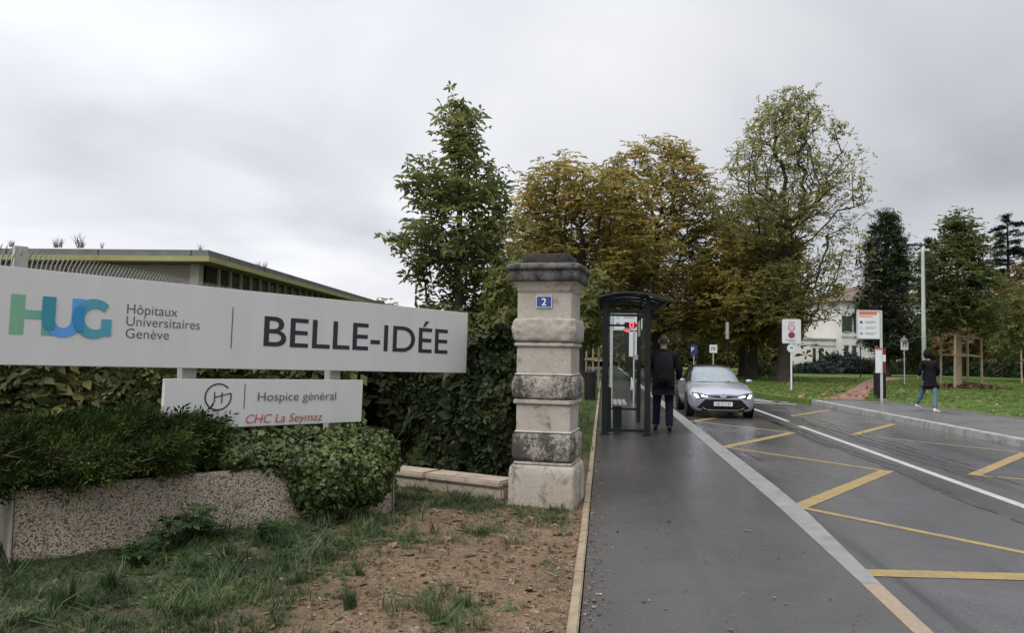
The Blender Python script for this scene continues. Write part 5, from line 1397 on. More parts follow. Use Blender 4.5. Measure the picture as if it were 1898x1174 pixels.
gp = [base_at(1743, 42.4), base_at(1769, 40.2), base_at(1819, 41.4), base_at(1793, 43.4)]
guard('four stake wooden guard round the wrapped tree on the right lawn', gp, 2.95, [(0, 1, .62), (1, 2, .62), (2, 3, .62), (3, 0, .62), (1, 2, .975)], .065)
gp2 = [base_at(1893, 52), base_at(1908, 51), base_at(1925, 52.5), base_at(1910, 54)]
guard('wooden stakes cut off by the right edge of the photo', gp2, 2.6, [(0, 1, .6), (1, 2, .6), (2, 3, .6), (3, 0, .6)])
gp3 = [base_at(1087, 33), base_at(1110, 32), base_at(1124, 33.5), base_at(1100, 35)]
guard('wooden stakes on the grass behind the black bin left of shelter', gp3, 2.1, [(0, 1, .62), (1, 2, .62), (2, 3, .62), (3, 0, .62), (0, 1, .93)], .035)
mu = thing('mulch_mound', 'low brown mound of mulch and leaves round the staked tree', 'mulch', base_at(1790, 41.2))
rng = np.random.default_rng(77); n = 1500; a = rng.uniform(0, 6.28, n); r_ = np.sqrt(rng.uniform(0, 1, n))*2.1
pp = np.stack([np.cos(a)*r_, np.sin(a)*r_*.9, .03+.26*np.exp(-(r_/1.2)**2)], 1)
lf_mu = LEAF('mulch_bits', [(0, (.06, .032, .02)), (.5, (.13, .066, .04)), (1, (.24, .14, .085))], 5, .0, .9)
scatter('leaf_bits', chip, pp, rots(rng, n, .4), .12*np.exp(rng.normal(0, .4, n)), lf_mu, mu)
MB().lathe([(1.85, .0), (1.5, .05), (1.0, .12), (.5, .18), (.0, .2)], 24).build('mound', M('mulch', (.05, .032, .02), (.11, .07, .045), 18, .9, bump=.8), mu, smooth=True)

# ============================================================ WHITE HOUSE
mat_wall = M('white_house_render', (.55, .54, .50), (.63, .62, .585), .6, .8)
mat_shut = M('green_shutter', (.012, .035, .025), (.02, .05, .036), 5, .6)
mat_tile = M('brown_roof_tiles', (.10, .065, .05), (.16, .11, .085), 6, .8, stretch=(1, 6, 6))
mat_frame = M('stone_surround', (.36, .345, .31), (.42, .40, .37), 4, .7)
HB = H(1560, 650, 82); house = thing('white_house', 'white two storey house with dark green shutters behind the junipers', 'house', (HB.x, HB.y, 0), R_(14))
def hz(py, D=82): return EYE+(667-py)*D/FPX
W2, E2 = 11.0, hz(558)
MB().box((W2/2, 4, E2/2), (W2, 8, E2)).build('wall', mat_wall, house)
MB().box((W2/2+1.2, -.8, 1.75), (W2-3.6, 1.7, 3.5)).build('veranda_wall', mat_wall, house)
MB().box((W2/2+1.2, -.85, 3.56), (W2-3.3, 1.9, .14)).build('veranda_roof', mat_frame, house)
wg = MB(); wg.add([(-3.0, 1.2, 0), (0, 1.2, 0), (0, 6, 0), (-3.0, 6, 0), (-3.0, 1.2, 3.6), (0, 1.2, 3.6), (0, 6, 3.6), (-3.0, 6, 3.6)], [(0, 3, 2, 1), (0, 1, 5, 4), (1, 2, 6, 5), (2, 3, 7, 6), (3, 0, 4, 7), (4, 5, 6, 7)])
wg.build('wing_wall', mat_wall, house)
rf = MB(); rf.add([(-.5, -.5, E2+.003), (W2+.5, -.5, E2+.003), (W2+.5, 8.5, E2+.003), (-.5, 8.5, E2+.003), (2.5, 4, E2+2.0), (W2-2.5, 4, E2+2.0)], [(0, 1, 5, 4), (1, 2, 5), (2, 3, 4, 5), (3, 0, 4), (0, 3, 2, 1)])
rfo = rf.build('roof', mat_tile, house)
MB().box((3.2, 4, E2+2.0), (.7, .7, 1.8)).build('chimney', mat_wall, rfo)
MB().box((W2/2, -.02, 3.95), (W2+.06, .08, .16)).build('string_course', mat_frame, house)
for i, x in enumerate((.62, 1.95, 3.3, 5.2, 7.1, 9.0)):
    wdw = MB().box((x, -.015, 5.35), (.52, .06, 1.65)).build('window', mat_dglass, house)
    MB().box((x, -.03, 4.47), (.66, .12, .10)).build('sill', mat_frame, wdw)
    for s in (-1, 1): MB().box((x+s*.42, -.05, 5.35), (.30, .06, 1.75)).build('shutter', mat_shut, house)
for i, x in enumerate((.55, 1.45)):
    wdw = MB().box((x, -.015, 2.0), (.45, .06, 1.9)).build('window', mat_dglass, house)
    MB().box((x, -.03, 3.02), (.62, .1, .1)).build('lintel', mat_frame, wdw)
for x, ww in ((4.3, 1.7), (7.5, 1.4)):
    wdw = MB().box((x, -1.66, 1.95), (ww, .06, 1.9)).build('window', mat_dglass, house)
    MB().box((x, -1.70, 1.95), (.07, .05, 1.9)).build('frame', mat_frame, wdw)
MB().box((-1.55, 3.55, 3.68), (3.2, 5.0, .16)).build('wing_cornice', mat_frame, house)
MB().box((-1.5, 1.17, 2.95), (3.04, .07, .12)).build('string_course', mat_frame, house)
for x in (-2.5, -1.8):
    wdw = MB().box((x, 1.185, 1.7), (.34, .05, 1.9)).build('window', mat_dglass, house)

# ============================================================ CAR
mat_silver = M('silver_paint', (.30, .31, .36), (.33, .34, .39), 2, .26, .32, metal=.5, coat=.6)
mat_chrome = M('pale_trim', (.50, .50, .52), (.55, .55, .57), 6, .25, metal=.6)
mat_gblack = M('gloss_black', (.008, .008, .009), (.012, .012, .013), 6, .15, .2)
mat_mblack = M('matt_black_plastic', (.006, .006, .007), (.011, .011, .012), 20, .55, .65, spec=.2)
mat_wind = M('windscreen_sky_sheen', (.17, .205, .22), (.25, .29, .305), 7, .10, .2, metal=.6)  # grey-blue base colour paints the sky mirrored in the glass
mat_rubber = M('tyre_rubber', (.012, .012, .012), (.02, .02, .02), 20, .75)
mat_rim = M('alloy_rim', (.22, .22, .23), (.30, .30, .31), 10, .3, metal=.8)
lamp_on = EM('headlamp_light', (.88, .78, 1.0), 11.0)
def superring(z, a, y0, y1, n_, N=40):
    yc, b = (y0+y1)/2, (y1-y0)/2; r = []
    for i in range(N):
        t = 2*math.pi*i/N; c, s = math.cos(t), math.sin(t)
        r.append((a*math.copysign(abs(c)**(2/n_), c), yc+b*math.copysign(abs(s)**(2/n_), s), z))
    return r
def make_car(name, label, loc, rz, paint, lights=True, group=None, scale=.955):
    car = thing(name, label, 'car', loc, rz, group); car.scale = (scale,)*3
    # lower body: stations (y, zb, zmid, zs, zt, wb, wm, ws)
    ST = [(.00, .30, .46, .62, .655, .56, .62, .50), (.03, .20, .44, .66, .70, .70, .76, .62), (.14, .17, .46, .73, .765, .80, .865, .74), (.42, .17, .50, .80, .845, .82, .905, .80),
          (.95, .17, .52, .88, .93, .82, .915, .80), (1.32, .17, .54, .94, .985, .82, .905, .79), (2.0, .17, .55, .96, .99, .82, .90, .79), (2.9, .17, .56, .98, 1.0, .82, .905, .79),
          (3.55, .18, .58, 1.0, 1.02, .82, .915, .78), (4.05, .22, .60, .98, 1.02, .80, .88, .72), (4.30, .28, .60, .90, .96, .70, .80, .60), (4.36, .36, .60, .84, .88, .60, .70, .50)]
    V = []; F = []; NP = 16
    for (y, zb, zm, zs_, zt, wb, wm_, ws) in ST:
        half = [(0, zb), (wb*.7, zb), (wb, zb+.03), (wm_*.985, zm-.10), (wm_, zm+.06), (wm_*.97, zs_-.06), (ws, zs_+.015), (ws*.55, zt), (0, zt+.012)]
        pts = half+[(-x, z) for x, z in reversed(half[1:-1])]
        V += [(x, y, z) for x, z in pts]
    NP = 16; m = len(ST)
    for j in range(m-1):
        for i in range(NP): F.append((j*NP+i, j*NP+(i+1) % NP, (j+1)*NP+(i+1) % NP, (j+1)*NP+i))
    F += [tuple(range(NP-1, -1, -1)), tuple((m-1)*NP+i for i in range(NP))]
    tmp = MB(); tmp.v = V; tmp.f = F; bo = tmp.build('body', paint, car, smooth=True)
    md = bo.modifiers.new('s', 'SUBSURF'); md.levels = 2; md.render_levels = 2
    dg = bpy.context.evaluated_depsgraph_get(); me = bpy.data.meshes.new_from_object(bo.evaluated_get(dg)); bo.modifiers.clear(); old = bo.data; bo.data = me; bpy.data.meshes.remove(old)
    for p in me.polygons: p.use_smooth = True
    bvh = BVHTree.FromPolygons([v.co.copy() for v in me.vertices], [tuple(p.vertices) for p in me.polygons])
    # greenhouse
    RG = [(.93, .755, 1.05, 4.02, 3.6), (1.02, .745, 1.28, 3.98, 3.6), (1.20, .68, 1.66, 3.84, 3.6), (1.35, .60, 2.02, 3.66, 3.4), (1.415, .53, 2.30, 3.5, 3.0), (1.445, .36, 2.55, 3.2, 2.6)]
    gv = []; gf = []; N_ = 40
    for z, a, y0, y1, n_ in RG: gv += superring(z, a, y0, y1, n_)
    for j in range(len(RG)-1):
        for i in range(N_): gf.append((j*N_+i, j*N_+(i+1) % N_, (j+1)*N_+(i+1) % N_, (j+1)*N_+i))
    gf.append(tuple((len(RG)-1)*N_+i for i in range(N_)))
    g_ = MB(); g_.add(gv, gf); gh = g_.build('cabin', mat_gblack, car, smooth=True)
    def rg(z):
        zz = [r[0] for r in RG]; return [float(np.interp(z, zz, [r[k] for r in RG])) for k in range(1, 5)]
    def fr_y(x, z):
        a, y0, y1, n_ = rg(z); q = min(.999, abs(x/a)); b = (y1-y0)/2; return (y0+y1)/2-b*(1-q**n_)**(1/n_)
    wsv = []; wsf = []; nu, nv = 16, 8
    for j in range(nv+1):
        z = .965+(1.375-.965)*j/nv; a = rg(z)[0]*.90
        for i in range(nu+1):
            x = -a+2*a*i/nu; wsv.append((x, fr_y(x, z)-.012, z+.006))
    for j in range(nv):
        for i in range(nu): wsf.append((j*(nu+1)+i, j*(nu+1)+i+1, (j+1)*(nu+1)+i+1, (j+1)*(nu+1)+i))
    ws_ = MB(); ws_.add(wsv, wsf); ws_.build('windscreen', mat_wind, car, smooth=True)
    for s in (-1, 1):
        MB().tube([(s*.12+s*.25, fr_y(.3, .985)-.03, .985), (s*.12-.25, fr_y(.3, .985)-.035, .975)], .009, 5).build('wiper', mat_mblack, car)
        for y0, y1 in ((1.85, 2.72), (2.80, 3.45)):
            sv = []; sf = []
            for j in range(5):
                z = 1.0+.27*j/4; a, ya, yb, n_ = rg(z)
                for i in range(7):
                    y = max(y0, ya+.22)+(y1-max(y0, ya+.22))*i/6; q = min(.99, abs((y-(ya+yb)/2)/((yb-ya)/2))); sv.append((s*(a*(1-q**n_)**(1/n_)+.006), y, z))
            for j in range(4):
                for i in range(6): sf.append((j*7+i, j*7+i+1, (j+1)*7+i+1, (j+1)*7+i))
            q_ = MB(); q_.add(sv, sf); q_.build('side_window', mat_dglass, car)
        # mirrors
        mr = MB().lathe([(.0, -.11), (.06, -.09), (.075, 0), (.06, .09), (0, .11)], 10); 
        mo = mr.build('mirror', paint, car, xf=lambda v: (s*.965+v[2]*.85, 1.50+v[0]*.8, .995+v[1]*.75), smooth=True)
        MB().box((s*.86, 1.52, .965), (.16, .05, .04)).build('mirror_arm', mat_gblack, mo)
    def fy(x, z):
        hit = bvh.ray_cast(Vector((x, -1, z)), Vector((0, 1, 0))); return hit[0].y if hit[0] is not None else .2
    def panel(nm, mat, rows, off=.008, par=car, nx_=14, thick=0):
        """rows = [(z, xl, xr)] draped on the nose of the car"""
        V = []; F = []; zs2 = []
        for k in range(len(rows)-1):
            for t in range(4): zs2.append(tuple(rows[k][c]+(rows[k+1][c]-rows[k][c])*t/4 for c in range(3)))
        zs2.append(rows[-1])
        for z, xl, xr in zs2:
            for i in range(nx_+1):
                x = xl+(xr-xl)*i/nx_; V.append((x, fy(x, z)-off, z))
        for j in range(len(zs2)-1):
            for i in range(nx_): F.append((j*(nx_+1)+i, j*(nx_+1)+i+1, (j+1)*(nx_+1)+i+1, (j+1)*(nx_+1)+i))
        o = MB().add(V, F).build(nm, mat, par, smooth=True); return o
    panel('lower_grille', mat_mblack, [(.205, -.52, .52), (.30, -.70, .70), (.40, -.60, .60), (.525, -.48, .48)])
    panel('upper_grille', mat_mblack, [(.575, -.16, .16), (.60, -.30, .30), (.625, -.50, .50)], .010)
    panel('upper_grille_wing', mat_mblack, [(.615, -.66, -.42), (.64, -.70, -.40)], .012); panel('upper_grille_wing', mat_mblack, [(.615, .42, .66), (.64, .40, .70)], .012)
    panel('lip', mat_chrome, [(.225, -.40, .40), (.250, -.46, .46)], .020)
    for s in (-1, 1):
        def mir(rows): return [(z, min(s*a, s*b), max(s*a, s*b)) for z, a, b in rows]
        panel('bumper_blade', mat_chrome, mir([(.235, .58, .76), (.262, .56, .78)]), .018)
        panel('bumper_blade', mat_chrome, mir([(.25, .44, .49), (.31, .54, .57)]), .018)
        hl = panel('headlight', mat_gblack, mir([(.545, .58, .70), (.60, .44, .78), (.66, .46, .815), (.70, .66, .82)]), .012)
        if lights:
            panel('headlight_beam', lamp_on, mir([(.565, .645, .70), (.61, .665, .755), (.665, .725, .775)]), .022, hl)
            panel('daytime_strip', lamp_on, mir([(.592, .42, .50), (.606, .43, .585), (.632, .545, .585)]), .020, hl)
        else:
            panel('lens', mat_chrome, mir([(.57, .62, .70), (.66, .60, .77)]), .020, hl)
    bd_ = MB().cyl((0, fy(0, .625)-.01, .625), (0, fy(0, .625)-.035, .625), .075, n=20).build('badge', mat_chrome, car, xf=lambda v: (v[0]*1.25, v[1], .625+(v[2]-.625)*.75))
    py_ = fy(0, .39)-.03
    pt = MB().box((0, py_, .405), (.50, .014, .115)).build('number_plate', mat_paper, car, bevel=.004)
    text_mesh('plate_text', 'GE 211147', mat_ink, pt, width=.40, cap=.07, loc=(0, py_-.0085, .372), mat3=FACE_Y, align='CENTER', offset=.008)
    for sx in (-1, 1):
        for wy in (.86, 3.48):
            wx = sx*.80
            MB().lathe([(.365, -.02), (.375, .0), (.36, .02)], 24).build('wheel_arch', mat_mblack, car, xf=lambda v: (sx*(.895)+v[2], wy+v[0], .34+v[1]))
            wh = MB().lathe([(.20, -.105), (.30, -.105), (.318, -.07), (.318, .07), (.30, .105), (.20, .105)], 26).build('wheel', mat_rubber, car, xf=lambda v: (wx+v[2], wy+v[0], .318+v[1]))
            rm = MB().lathe([(.21, -.09), (.21, .09), (.17, .08), (.06, .085), (0, .088)], 20)
            ro = rm.build('rim', mat_rim, wh, xf=lambda v: (wx+sx*(v[2]+.012), wy+v[0], .318+v[1]))
    return car
make_car('silver_car', 'silver hatchback with lit white headlights driving towards the camera', (3.11, 20.35, -.15), 0, mat_silver)

# ============================================================ BICYCLE
mat_bwhite = M('white_bike_paint', (.50, .50, .50), (.58, .58, .58), 6, .35)
bk_ = thing('bicycle', 'white bicycle parked on the pavement, seen end on through the shelter', 'bicycle', (1.02, 25.0, 0), R_(6))
for y in (0, 1.02):
    N_ = 28; tr_ = [(0, y+.33*math.cos(2*math.pi*i/N_), .345+.33*math.sin(2*math.pi*i/N_)) for i in range(N_+1)]
    wl_ = MB().tube(tr_, .018, 6, caps=False).build('wheel', mat_rubber, bk_)
    sp = MB()
    for k in range(10): sp.tube([(0, y, .345), (0, y+.32*math.cos(k*.628), .345+.32*math.sin(k*.628))], .002, 3)
    sp.build('spokes', mat_rim, wl_)
q = MB()
for a, b in (((0, .22, .86), (0, .17, .72)), ((0, .20, .80), (0, .62, .32)), ((0, .22, .85), (0, .78, .80)), ((0, .62, .32), (0, .82, .86)), ((0, .62, .32), (0, 1.02, .345)), ((0, .78, .76), (0, 1.02, .345))): q.tube([a, b], .018, 6)
q.build('frame', mat_bwhite, bk_)
q = MB(); 
for s in (-1, 1): q.tube([(s*.06, 0, .345), (s*.06, .13, .70), (0, .19, .78)], .014, 6)
q.build('fork', mat_bwhite, bk_)
MB().tube([(-.29, .33, 1.0), (-.20, .22, 1.04), (0, .22, 1.03), (.20, .22, 1.04), (.29, .33, 1.0)], .014, 6).tube([(0, .2, .82), (0, .22, 1.03)], .014, 6).build('handlebar', mat_black, bk_)
MB().box((0, .86, .93), (.15, .26, .05)).build('saddle', mat_black, bk_, bevel=.02)
MB().box((0, .13, .86), (.32, .24, .20)).build('basket', mat_black, bk_, bevel=.02)

# ============================================================ PEOPLE
def skin_obj(name, joints, edges, mat, parent, root=None, sub=2):
    names = list(joints); idx = {k: i for i, k in enumerate(names)}
    me = bpy.data.meshes.new(name)
    me.from_pydata([joints[k][0] for k in names], [(idx[a], idx[b]) for a, b in edges], []); me.update()
    o = bpy.data.objects.new(name, me); COL.objects.link(o)
    o.modifiers.new('k', 'SKIN').use_smooth_shade = True
    sl = me.skin_vertices[0].data
    for k in names:
        r = joints[k][1]; sl[idx[k]].radius = (r, r) if isinstance(r, (int, float)) else r
        sl[idx[k]].use_root = (k == (root or names[0]))
    sb = o.modifiers.new('s', 'SUBSURF'); sb.levels = sub; sb.render_levels = sub
    dg = bpy.context.evaluated_depsgraph_get()
    m2 = bpy.data.meshes.new_from_object(o.evaluated_get(dg)); m2.name = name
    bpy.data.objects.remove(o, do_unlink=True)
    for p in m2.polygons: p.use_smooth = True
    m2.materials.clear()
    return link_mesh(name, m2, mat, parent)
def chain(*n): return [(n[i], n[i+1]) for i in range(len(n)-1)]
mat_skin = M('skin', (.36, .215, .155), (.42, .26, .19), 12, .5)
mat_jacket = M('black_jacket', (.007, .007, .009), (.013, .012, .015), 12, .8, bump=.3, bscale=25, spec=.12)
mat_coat = M('black_coat', (.005, .005, .008), (.010, .009, .013), 12, .8, bump=.3, bscale=20, spec=.12)
mat_navy = M('dark_navy_trousers', (.007, .008, .018), (.013, .014, .030), 14, .85, bump=.3, bscale=25, spec=.12)
mat_jeans = M('teal_blue_jeans', (.035, .075, .105), (.065, .12, .16), 14, .8, bump=.3, bscale=30)
mat_jeans_d = mat_jeans
mat_shoe_b = M('black_shoes', (.008, .007, .007), (.015, .013, .013), 12, .5, spec=.25)
mat_shoe_w = M('white_trainers', (.50, .47, .45), (.60, .57, .55), 14, .6)
mat_hair = M('short_dark_hair', (.018, .014, .012), (.04, .033, .028), 60, .6, bump=.6, bscale=150)
mat_pack = M('black_backpack', (.008, .008, .010), (.016, .016, .019), 20, .7, bump=.4, bscale=60, spec=.15)
def V3(*a): return Vector(a)
def hand(J, E, side, wrist, fwd, pre):
    """palm, four curled fingers of unequal length and a thumb, hanging along fwd"""
    f = Vector(fwd).normalized(); inw = Vector((-side, 0, 0)); sidev = Vector((0, -1, 0))
    palm = wrist+f*.055; J[pre+'palm'] = (palm, (.032, .018)); E.append((pre+'wrist', pre+'palm'))
    kn = wrist+f*.095; J[pre+'kn'] = (kn, (.036, .016)); E.append((pre+'palm', pre+'kn'))
    for i, l in enumerate((.070, .078, .073, .056)):
        o = sidev*(.030-.020*i); a = kn+o*.9+f*.012; b = a+f*l*.5+inw*l*.10; c = b+f*l*.34+inw*l*.34
        J[pre+'f%da' % i] = (a, .0095); J[pre+'f%db' % i] = (b, .0085); J[pre+'f%dc' % i] = (c, .0072)
        E += [(pre+'kn', pre+'f%da' % i), (pre+'f%da' % i, pre+'f%db' % i), (pre+'f%db' % i, pre+'f%dc' % i)]
    ta = wrist+f*.030+sidev*.032; tb = ta+f*.035+sidev*.018+inw*.012; tcv = tb+f*.025+inw*.014
    J[pre+'t0'] = (ta, .012); J[pre+'t1'] = (tb, .010); J[pre+'t2'] = (tcv, .0085); E += [(pre+'palm', pre+'t0'), (pre+'t0', pre+'t1'), (pre+'t1', pre+'t2')]
def head_mesh(mb, c, r, yaw, nod=0.0):
    """shaped head with jaw, nose, brow, ears; faces local +Y before yaw"""
    R = Matrix.Rotation(yaw, 3, 'Z') @ Matrix.Rotation(-nod, 3, 'X'); V = []; F = []; nu, nv = 24, 16
    for j in range(nv+1):
        ph = -math.pi/2+math.pi*j/nv
        for i in range(nu):
            a = 2*math.pi*i/nu; d = Vector((math.sin(a)*math.cos(ph), math.cos(a)*math.cos(ph), math.sin(ph)))
            p = Vector((d.x*.078, d.y*.098, d.z*.118))
            if d.z < 0: p.x *= 1+.28*d.z; p.y *= 1+.12*d.z+(0 if d.y > 0 else .18*d.z)
            fr = max(0, d.y)
            nose = math.exp(-((d.x/.16)**2+((d.z+.12)/.20)**2))*fr; p.y += .022*nose
            brow = math.exp(-((d.z-.16)/.10)**2)*fr; p.y += .006*brow
            eye = (math.exp(-(((abs(d.x)-.36)/.16)**2+((d.z-.02)/.10)**2)))*fr; p.y -= .009*eye
            lip = math.exp(-((d.x/.28)**2+((d.z+.52)/.06)**2))*fr; p.y += .006*lip
            chin = math.exp(-((d.x/.3)**2+((d.z+.85)/.2)**2))*fr; p.y += .012*chin
            V.append(tuple(R@p*(r/.1)+c))
    for j in range(nv):
        for i in range(nu): F.append((j*nu+i, j*nu+(i+1) % nu, (j+1)*nu+(i+1) % nu, (j+1)*nu+i))
    mb.add(V, F); return R
def ear(mb, c, R, s, r):
    N_ = 10; o = c+R@Vector((s*.078, -.012, .0))*(r/.1); vs = []
    for k, (q, d) in enumerate(((1.0, 0), (1.05, .012), (.7, .018))):
        for i in range(N_): a = 2*math.pi*i/N_; vs.append(tuple(o+R@Vector((s*d, .018*q*math.cos(a), .031*q*math.sin(a)))*(r/.1)))
    fs = [(j*N_+i, j*N_+(i+1) % N_, (j+1)*N_+(i+1) % N_, (j+1)*N_+i) for j in range(2) for i in range(N_)]+[tuple(2*N_+i for i in range(N_))]
    mb.add(vs, fs)
def join_head(body, mb, mat):
    """weld the head onto the body: one continuous mesh through a voxel remesh"""
    bm = bmesh.new(); bm.from_mesh(body.data)
    me = bpy.data.meshes.new('h'); me.from_pydata([tuple(v) for v in mb.v], [], mb.f); bm.from_mesh(me); bpy.data.meshes.remove(me)
    bmesh.ops.recalc_face_normals(bm, faces=bm.faces); bm.to_mesh(body.data); bm.free()
    r = body.modifiers.new('r', 'REMESH'); r.mode = 'VOXEL'; r.voxel_size = .0055; r.use_smooth_shade = True
    dg = bpy.context.evaluated_depsgraph_get(); m2 = bpy.data.meshes.new_from_object(body.evaluated_get(dg)); m2.name = 'body'
    body.modifiers.clear(); old = body.data; body.data = m2; bpy.data.meshes.remove(old)
    for p in m2.polygons: p.use_smooth = True
    if not m2.materials: m2.materials.append(mat)
def hair_cap(name, c, R, r, mat, parent, full=False, low=-.30):
    V = []; F = []; nu, nv = 26, 12
    for j in range(nv+1):
        for i in range(nu):
            a = 2*math.pi*i/nu; front = max(0, math.cos(a)); lo = low+front**2*.75+(.18*abs(math.sin(a))**3)
            ph0 = math.asin(max(-.95, min(.95, lo))); ph = ph0+(math.pi/2-ph0)*j/nv
            d = Vector((math.sin(a)*math.cos(ph), math.cos(a)*math.cos(ph), math.sin(ph)))
            k = 1.07+.03*noise.noise(d*7)
            p = Vector((d.x*.078, d.y*.098, d.z*.118))*k
            if d.z < 0: p.x *= 1+.22*d.z; p.y *= 1+.15*d.z
            V.append(tuple(R@p*(r/.1)+c))
    for j in range(nv):
        for i in range(nu): F.append((j*nu+i, j*nu+(i+1) % nu, (j+1)*nu+(i+1) % nu, (j+1)*nu+i))
    o = MB().add(V, F).build(name, mat, parent, smooth=True); return o
def shoe(parent, heel, toe, mat, w_=.047, sole=None):
    """heel, toe: ground contact points of the shoe (local)"""
    h, t = Vector(heel), Vector(toe); d = (t-h); l = d.length; d.normalize(); sd = d.cross(Vector((0, 0, 1))).normalized(); up = sd.cross(d)
    pr = [(-.02, .030, .075), (.04, .036, .105), (.35, .034, .085), (.62, .044, .062), (.85, .040, .05), (.97, .026, .036), (1.02, .012, .02)]
    V = []; F = []; N_ = 10
    for f, w2, hh in pr:
        for i in range(N_):
            a = 2*math.pi*i/N_; V.append(tuple(h+d*l*f+sd*w2*w_/.044*math.cos(a)*(1.0 if math.sin(a) < 0 else .85)+up*(hh*(.5+.5*max(-1, min(1, 1.25*math.sin(a)))))))
    for j in range(len(pr)-1):
        for i in range(N_): F.append((j*N_+i, j*N_+(i+1) % N_, (j+1)*N_+(i+1) % N_, (j+1)*N_+i))
    F += [tuple(range(N_)), tuple((len(pr)-1)*N_+i for i in range(N_))]
    return MB().add(V, F).build('shoe', mat, parent, smooth=True)

# ---- man walking away with a backpack (local +Y = heading, away from the camera)
MSC = (1.07, 1.03, 1.0)
man = thing('person', 'man in black jacket and navy trousers walking away beside the bus shelter', 'person', (1.155, 14.95, 0), R_(-3))
def P3(x, y, z): return Vector((x, y, z))
# right leg leading stance nearer, left leg trailing slightly lifted heel
hipL, hipR = P3(-.10, 0, .96), P3(.10, 0, .96)
kneL, kneR = P3(-.115, .10, .53), P3(.105, .02, .52)
ankL, ankR = P3(-.125, .22, .105), P3(.105, -.16, .115)
J = {}; E = []
def add(k, p, r): J[k] = (p, r)
add('pelvis', P3(0, 0, 1.0), (.11, .085)); add('waist', P3(0, .01, 1.14), (.12, .09)); add('chest', P3(0, .0, 1.36), (.15, .10)); add('neckb', P3(0, -.01, 1.53), .062); add('neck', P3(0, .01, 1.62), .054); add('head0', P3(0, .02, 1.70), .060)
E += chain('pelvis', 'waist', 'chest', 'neckb', 'neck', 'head0')
for s, nm in ((-1, 'L'), (1, 'R')):
    sh_ = P3(s*.20, -.005, 1.475); elb = P3(s*.285, -.055 if s < 0 else -.02, 1.19); wr = P3(s*.285, .06 if s < 0 else .10, .955) if s < 0 else P3(s*.265, .14, 1.0)
    add('sh'+nm, sh_, .062); add('el'+nm, elb, .043); add(nm+'wrist', wr, .028)
    E += chain('chest', 'sh'+nm, 'el'+nm, nm+'wrist')
    hand(J, E, s, wr, (wr-elb), nm)
    hp, kn_, an = (hipL, kneL, ankL) if s < 0 else (hipR, kneR, ankR)
    add('hip'+nm, hp, .062); add('kn'+nm, kn_, .05); add('an'+nm, an, .040); add('ft'+nm, an+P3(0, .10, -.06), .034)
    E += chain('pelvis', 'hip'+nm, 'kn'+nm, 'an'+nm, 'ft'+nm)
body = skin_obj('body', J, E, mat_skin, man, 'pelvis')
hc = P3(0, .03, 1.745); mb = MB(); RH = head_mesh(mb, hc, .102, 0.10, .12)
for s in (-1, 1): ear(mb, hc, RH, s, .102)
join_head(body, mb, mat_skin)
hair_cap('hair', hc, RH, .102, mat_hair, man, low=-.42)
J2 = {}; E2_ = []
def add2(k, p, r): J2[k] = (p, r)
add2('b0', P3(0, 0, .87), (.205, .155)); add2('b', P3(0, 0, .90), (.215, .16)); add2('w', P3(0, .005, 1.10), (.21, .155)); add2('c', P3(0, -.005, 1.34), (.225, .155)); add2('u', P3(0, -.015, 1.47), (.15, .115)); add2('n', P3(0, -.005, 1.56), (.088, .088)); add2('col', P3(0, 0.0, 1.615), (.078, .080))
E2_ += chain('b0', 'b', 'w', 'c', 'u', 'n', 'col')
for s, nm in ((-1, 'L'), (1, 'R')):
    sh_ = J['sh'+nm][0]; elb = J['el'+nm][0]; wr = J[nm+'wrist'][0]
    add2('s'+nm, sh_+P3(0, 0, -.005), .098); add2('m'+nm, sh_.lerp(elb, .5), .088); add2('e'+nm, elb, .076); add2('f'+nm, elb.lerp(wr, .5), .058); add2('x'+nm, elb.lerp(wr, .93), .047)
    E2_ += chain('u', 's'+nm, 'm'+nm, 'e'+nm, 'f'+nm, 'x'+nm)
skin_obj('jacket', J2, E2_, mat_jacket, man, 'b')
J3 = {}; E3 = []
J3['b'] = (P3(0, 0, 1.02), (.18, .14)); J3['p'] = (P3(0, 0, .93), (.185, .145)); E3 += [('b', 'p')]
for s, nm in ((-1, 'L'), (1, 'R')):
    hp, kn_, an = (hipL, kneL, ankL) if s < 0 else (hipR, kneR, ankR)
    J3['h'+nm] = (hp+P3(s*.005, 0, -.09), .108); J3['t'+nm] = (hp.lerp(kn_, .6), .092); J3['k'+nm] = (kn_, .080); J3['c'+nm] = (kn_.lerp(an, .55), .075); J3['a'+nm] = (an+P3(0, .005, -.02), .072)
    E3 += chain('p', 'h'+nm, 't'+nm, 'k'+nm, 'c'+nm, 'a'+nm)
skin_obj('trousers', J3, E3, mat_navy, man, 'p')
shoe(man, (-.125, .14, .045), (-.135, .42, .0), mat_shoe_b, .05); shoe(man, (.105, -.21, .055), (.115, .06, .002), mat_shoe_b, .05)
man.scale = MSC
bp = thing('backpack', 'black backpack worn on the back of the walking man', 'backpack', (1.155, 14.95, 0), R_(-3))
q = MB(); pr = [(.02, .95), (.13, .955), (.155, 1.0), (.165, 1.15), (.16, 1.35), (.14, 1.46), (.10, 1.515), (.03, 1.53)]
V = []; F = []; N_ = 20
for hw, z in pr:
    dpt = .105*min(1, hw/.13)*(1.0 if z < 1.3 else 1-.55*(z-1.3)/.23)
    for i in range(N_):
        t = 2*math.pi*i/N_; c, s = math.cos(t), math.sin(t); V.append((hw*math.copysign(abs(c)**.6, c), -.205+dpt*math.copysign(abs(s)**.7, s), z))
for j in range(len(pr)-1):
    for i in range(N_): F.append((j*N_+i, j*N_+(i+1) % N_, (j+1)*N_+(i+1) % N_, (j+1)*N_+i))
F += [tuple(range(N_)), tuple((len(pr)-1)*N_+i for i in range(N_))]
q.add(V, F).build('bag', mat_pack, bp, smooth=True)
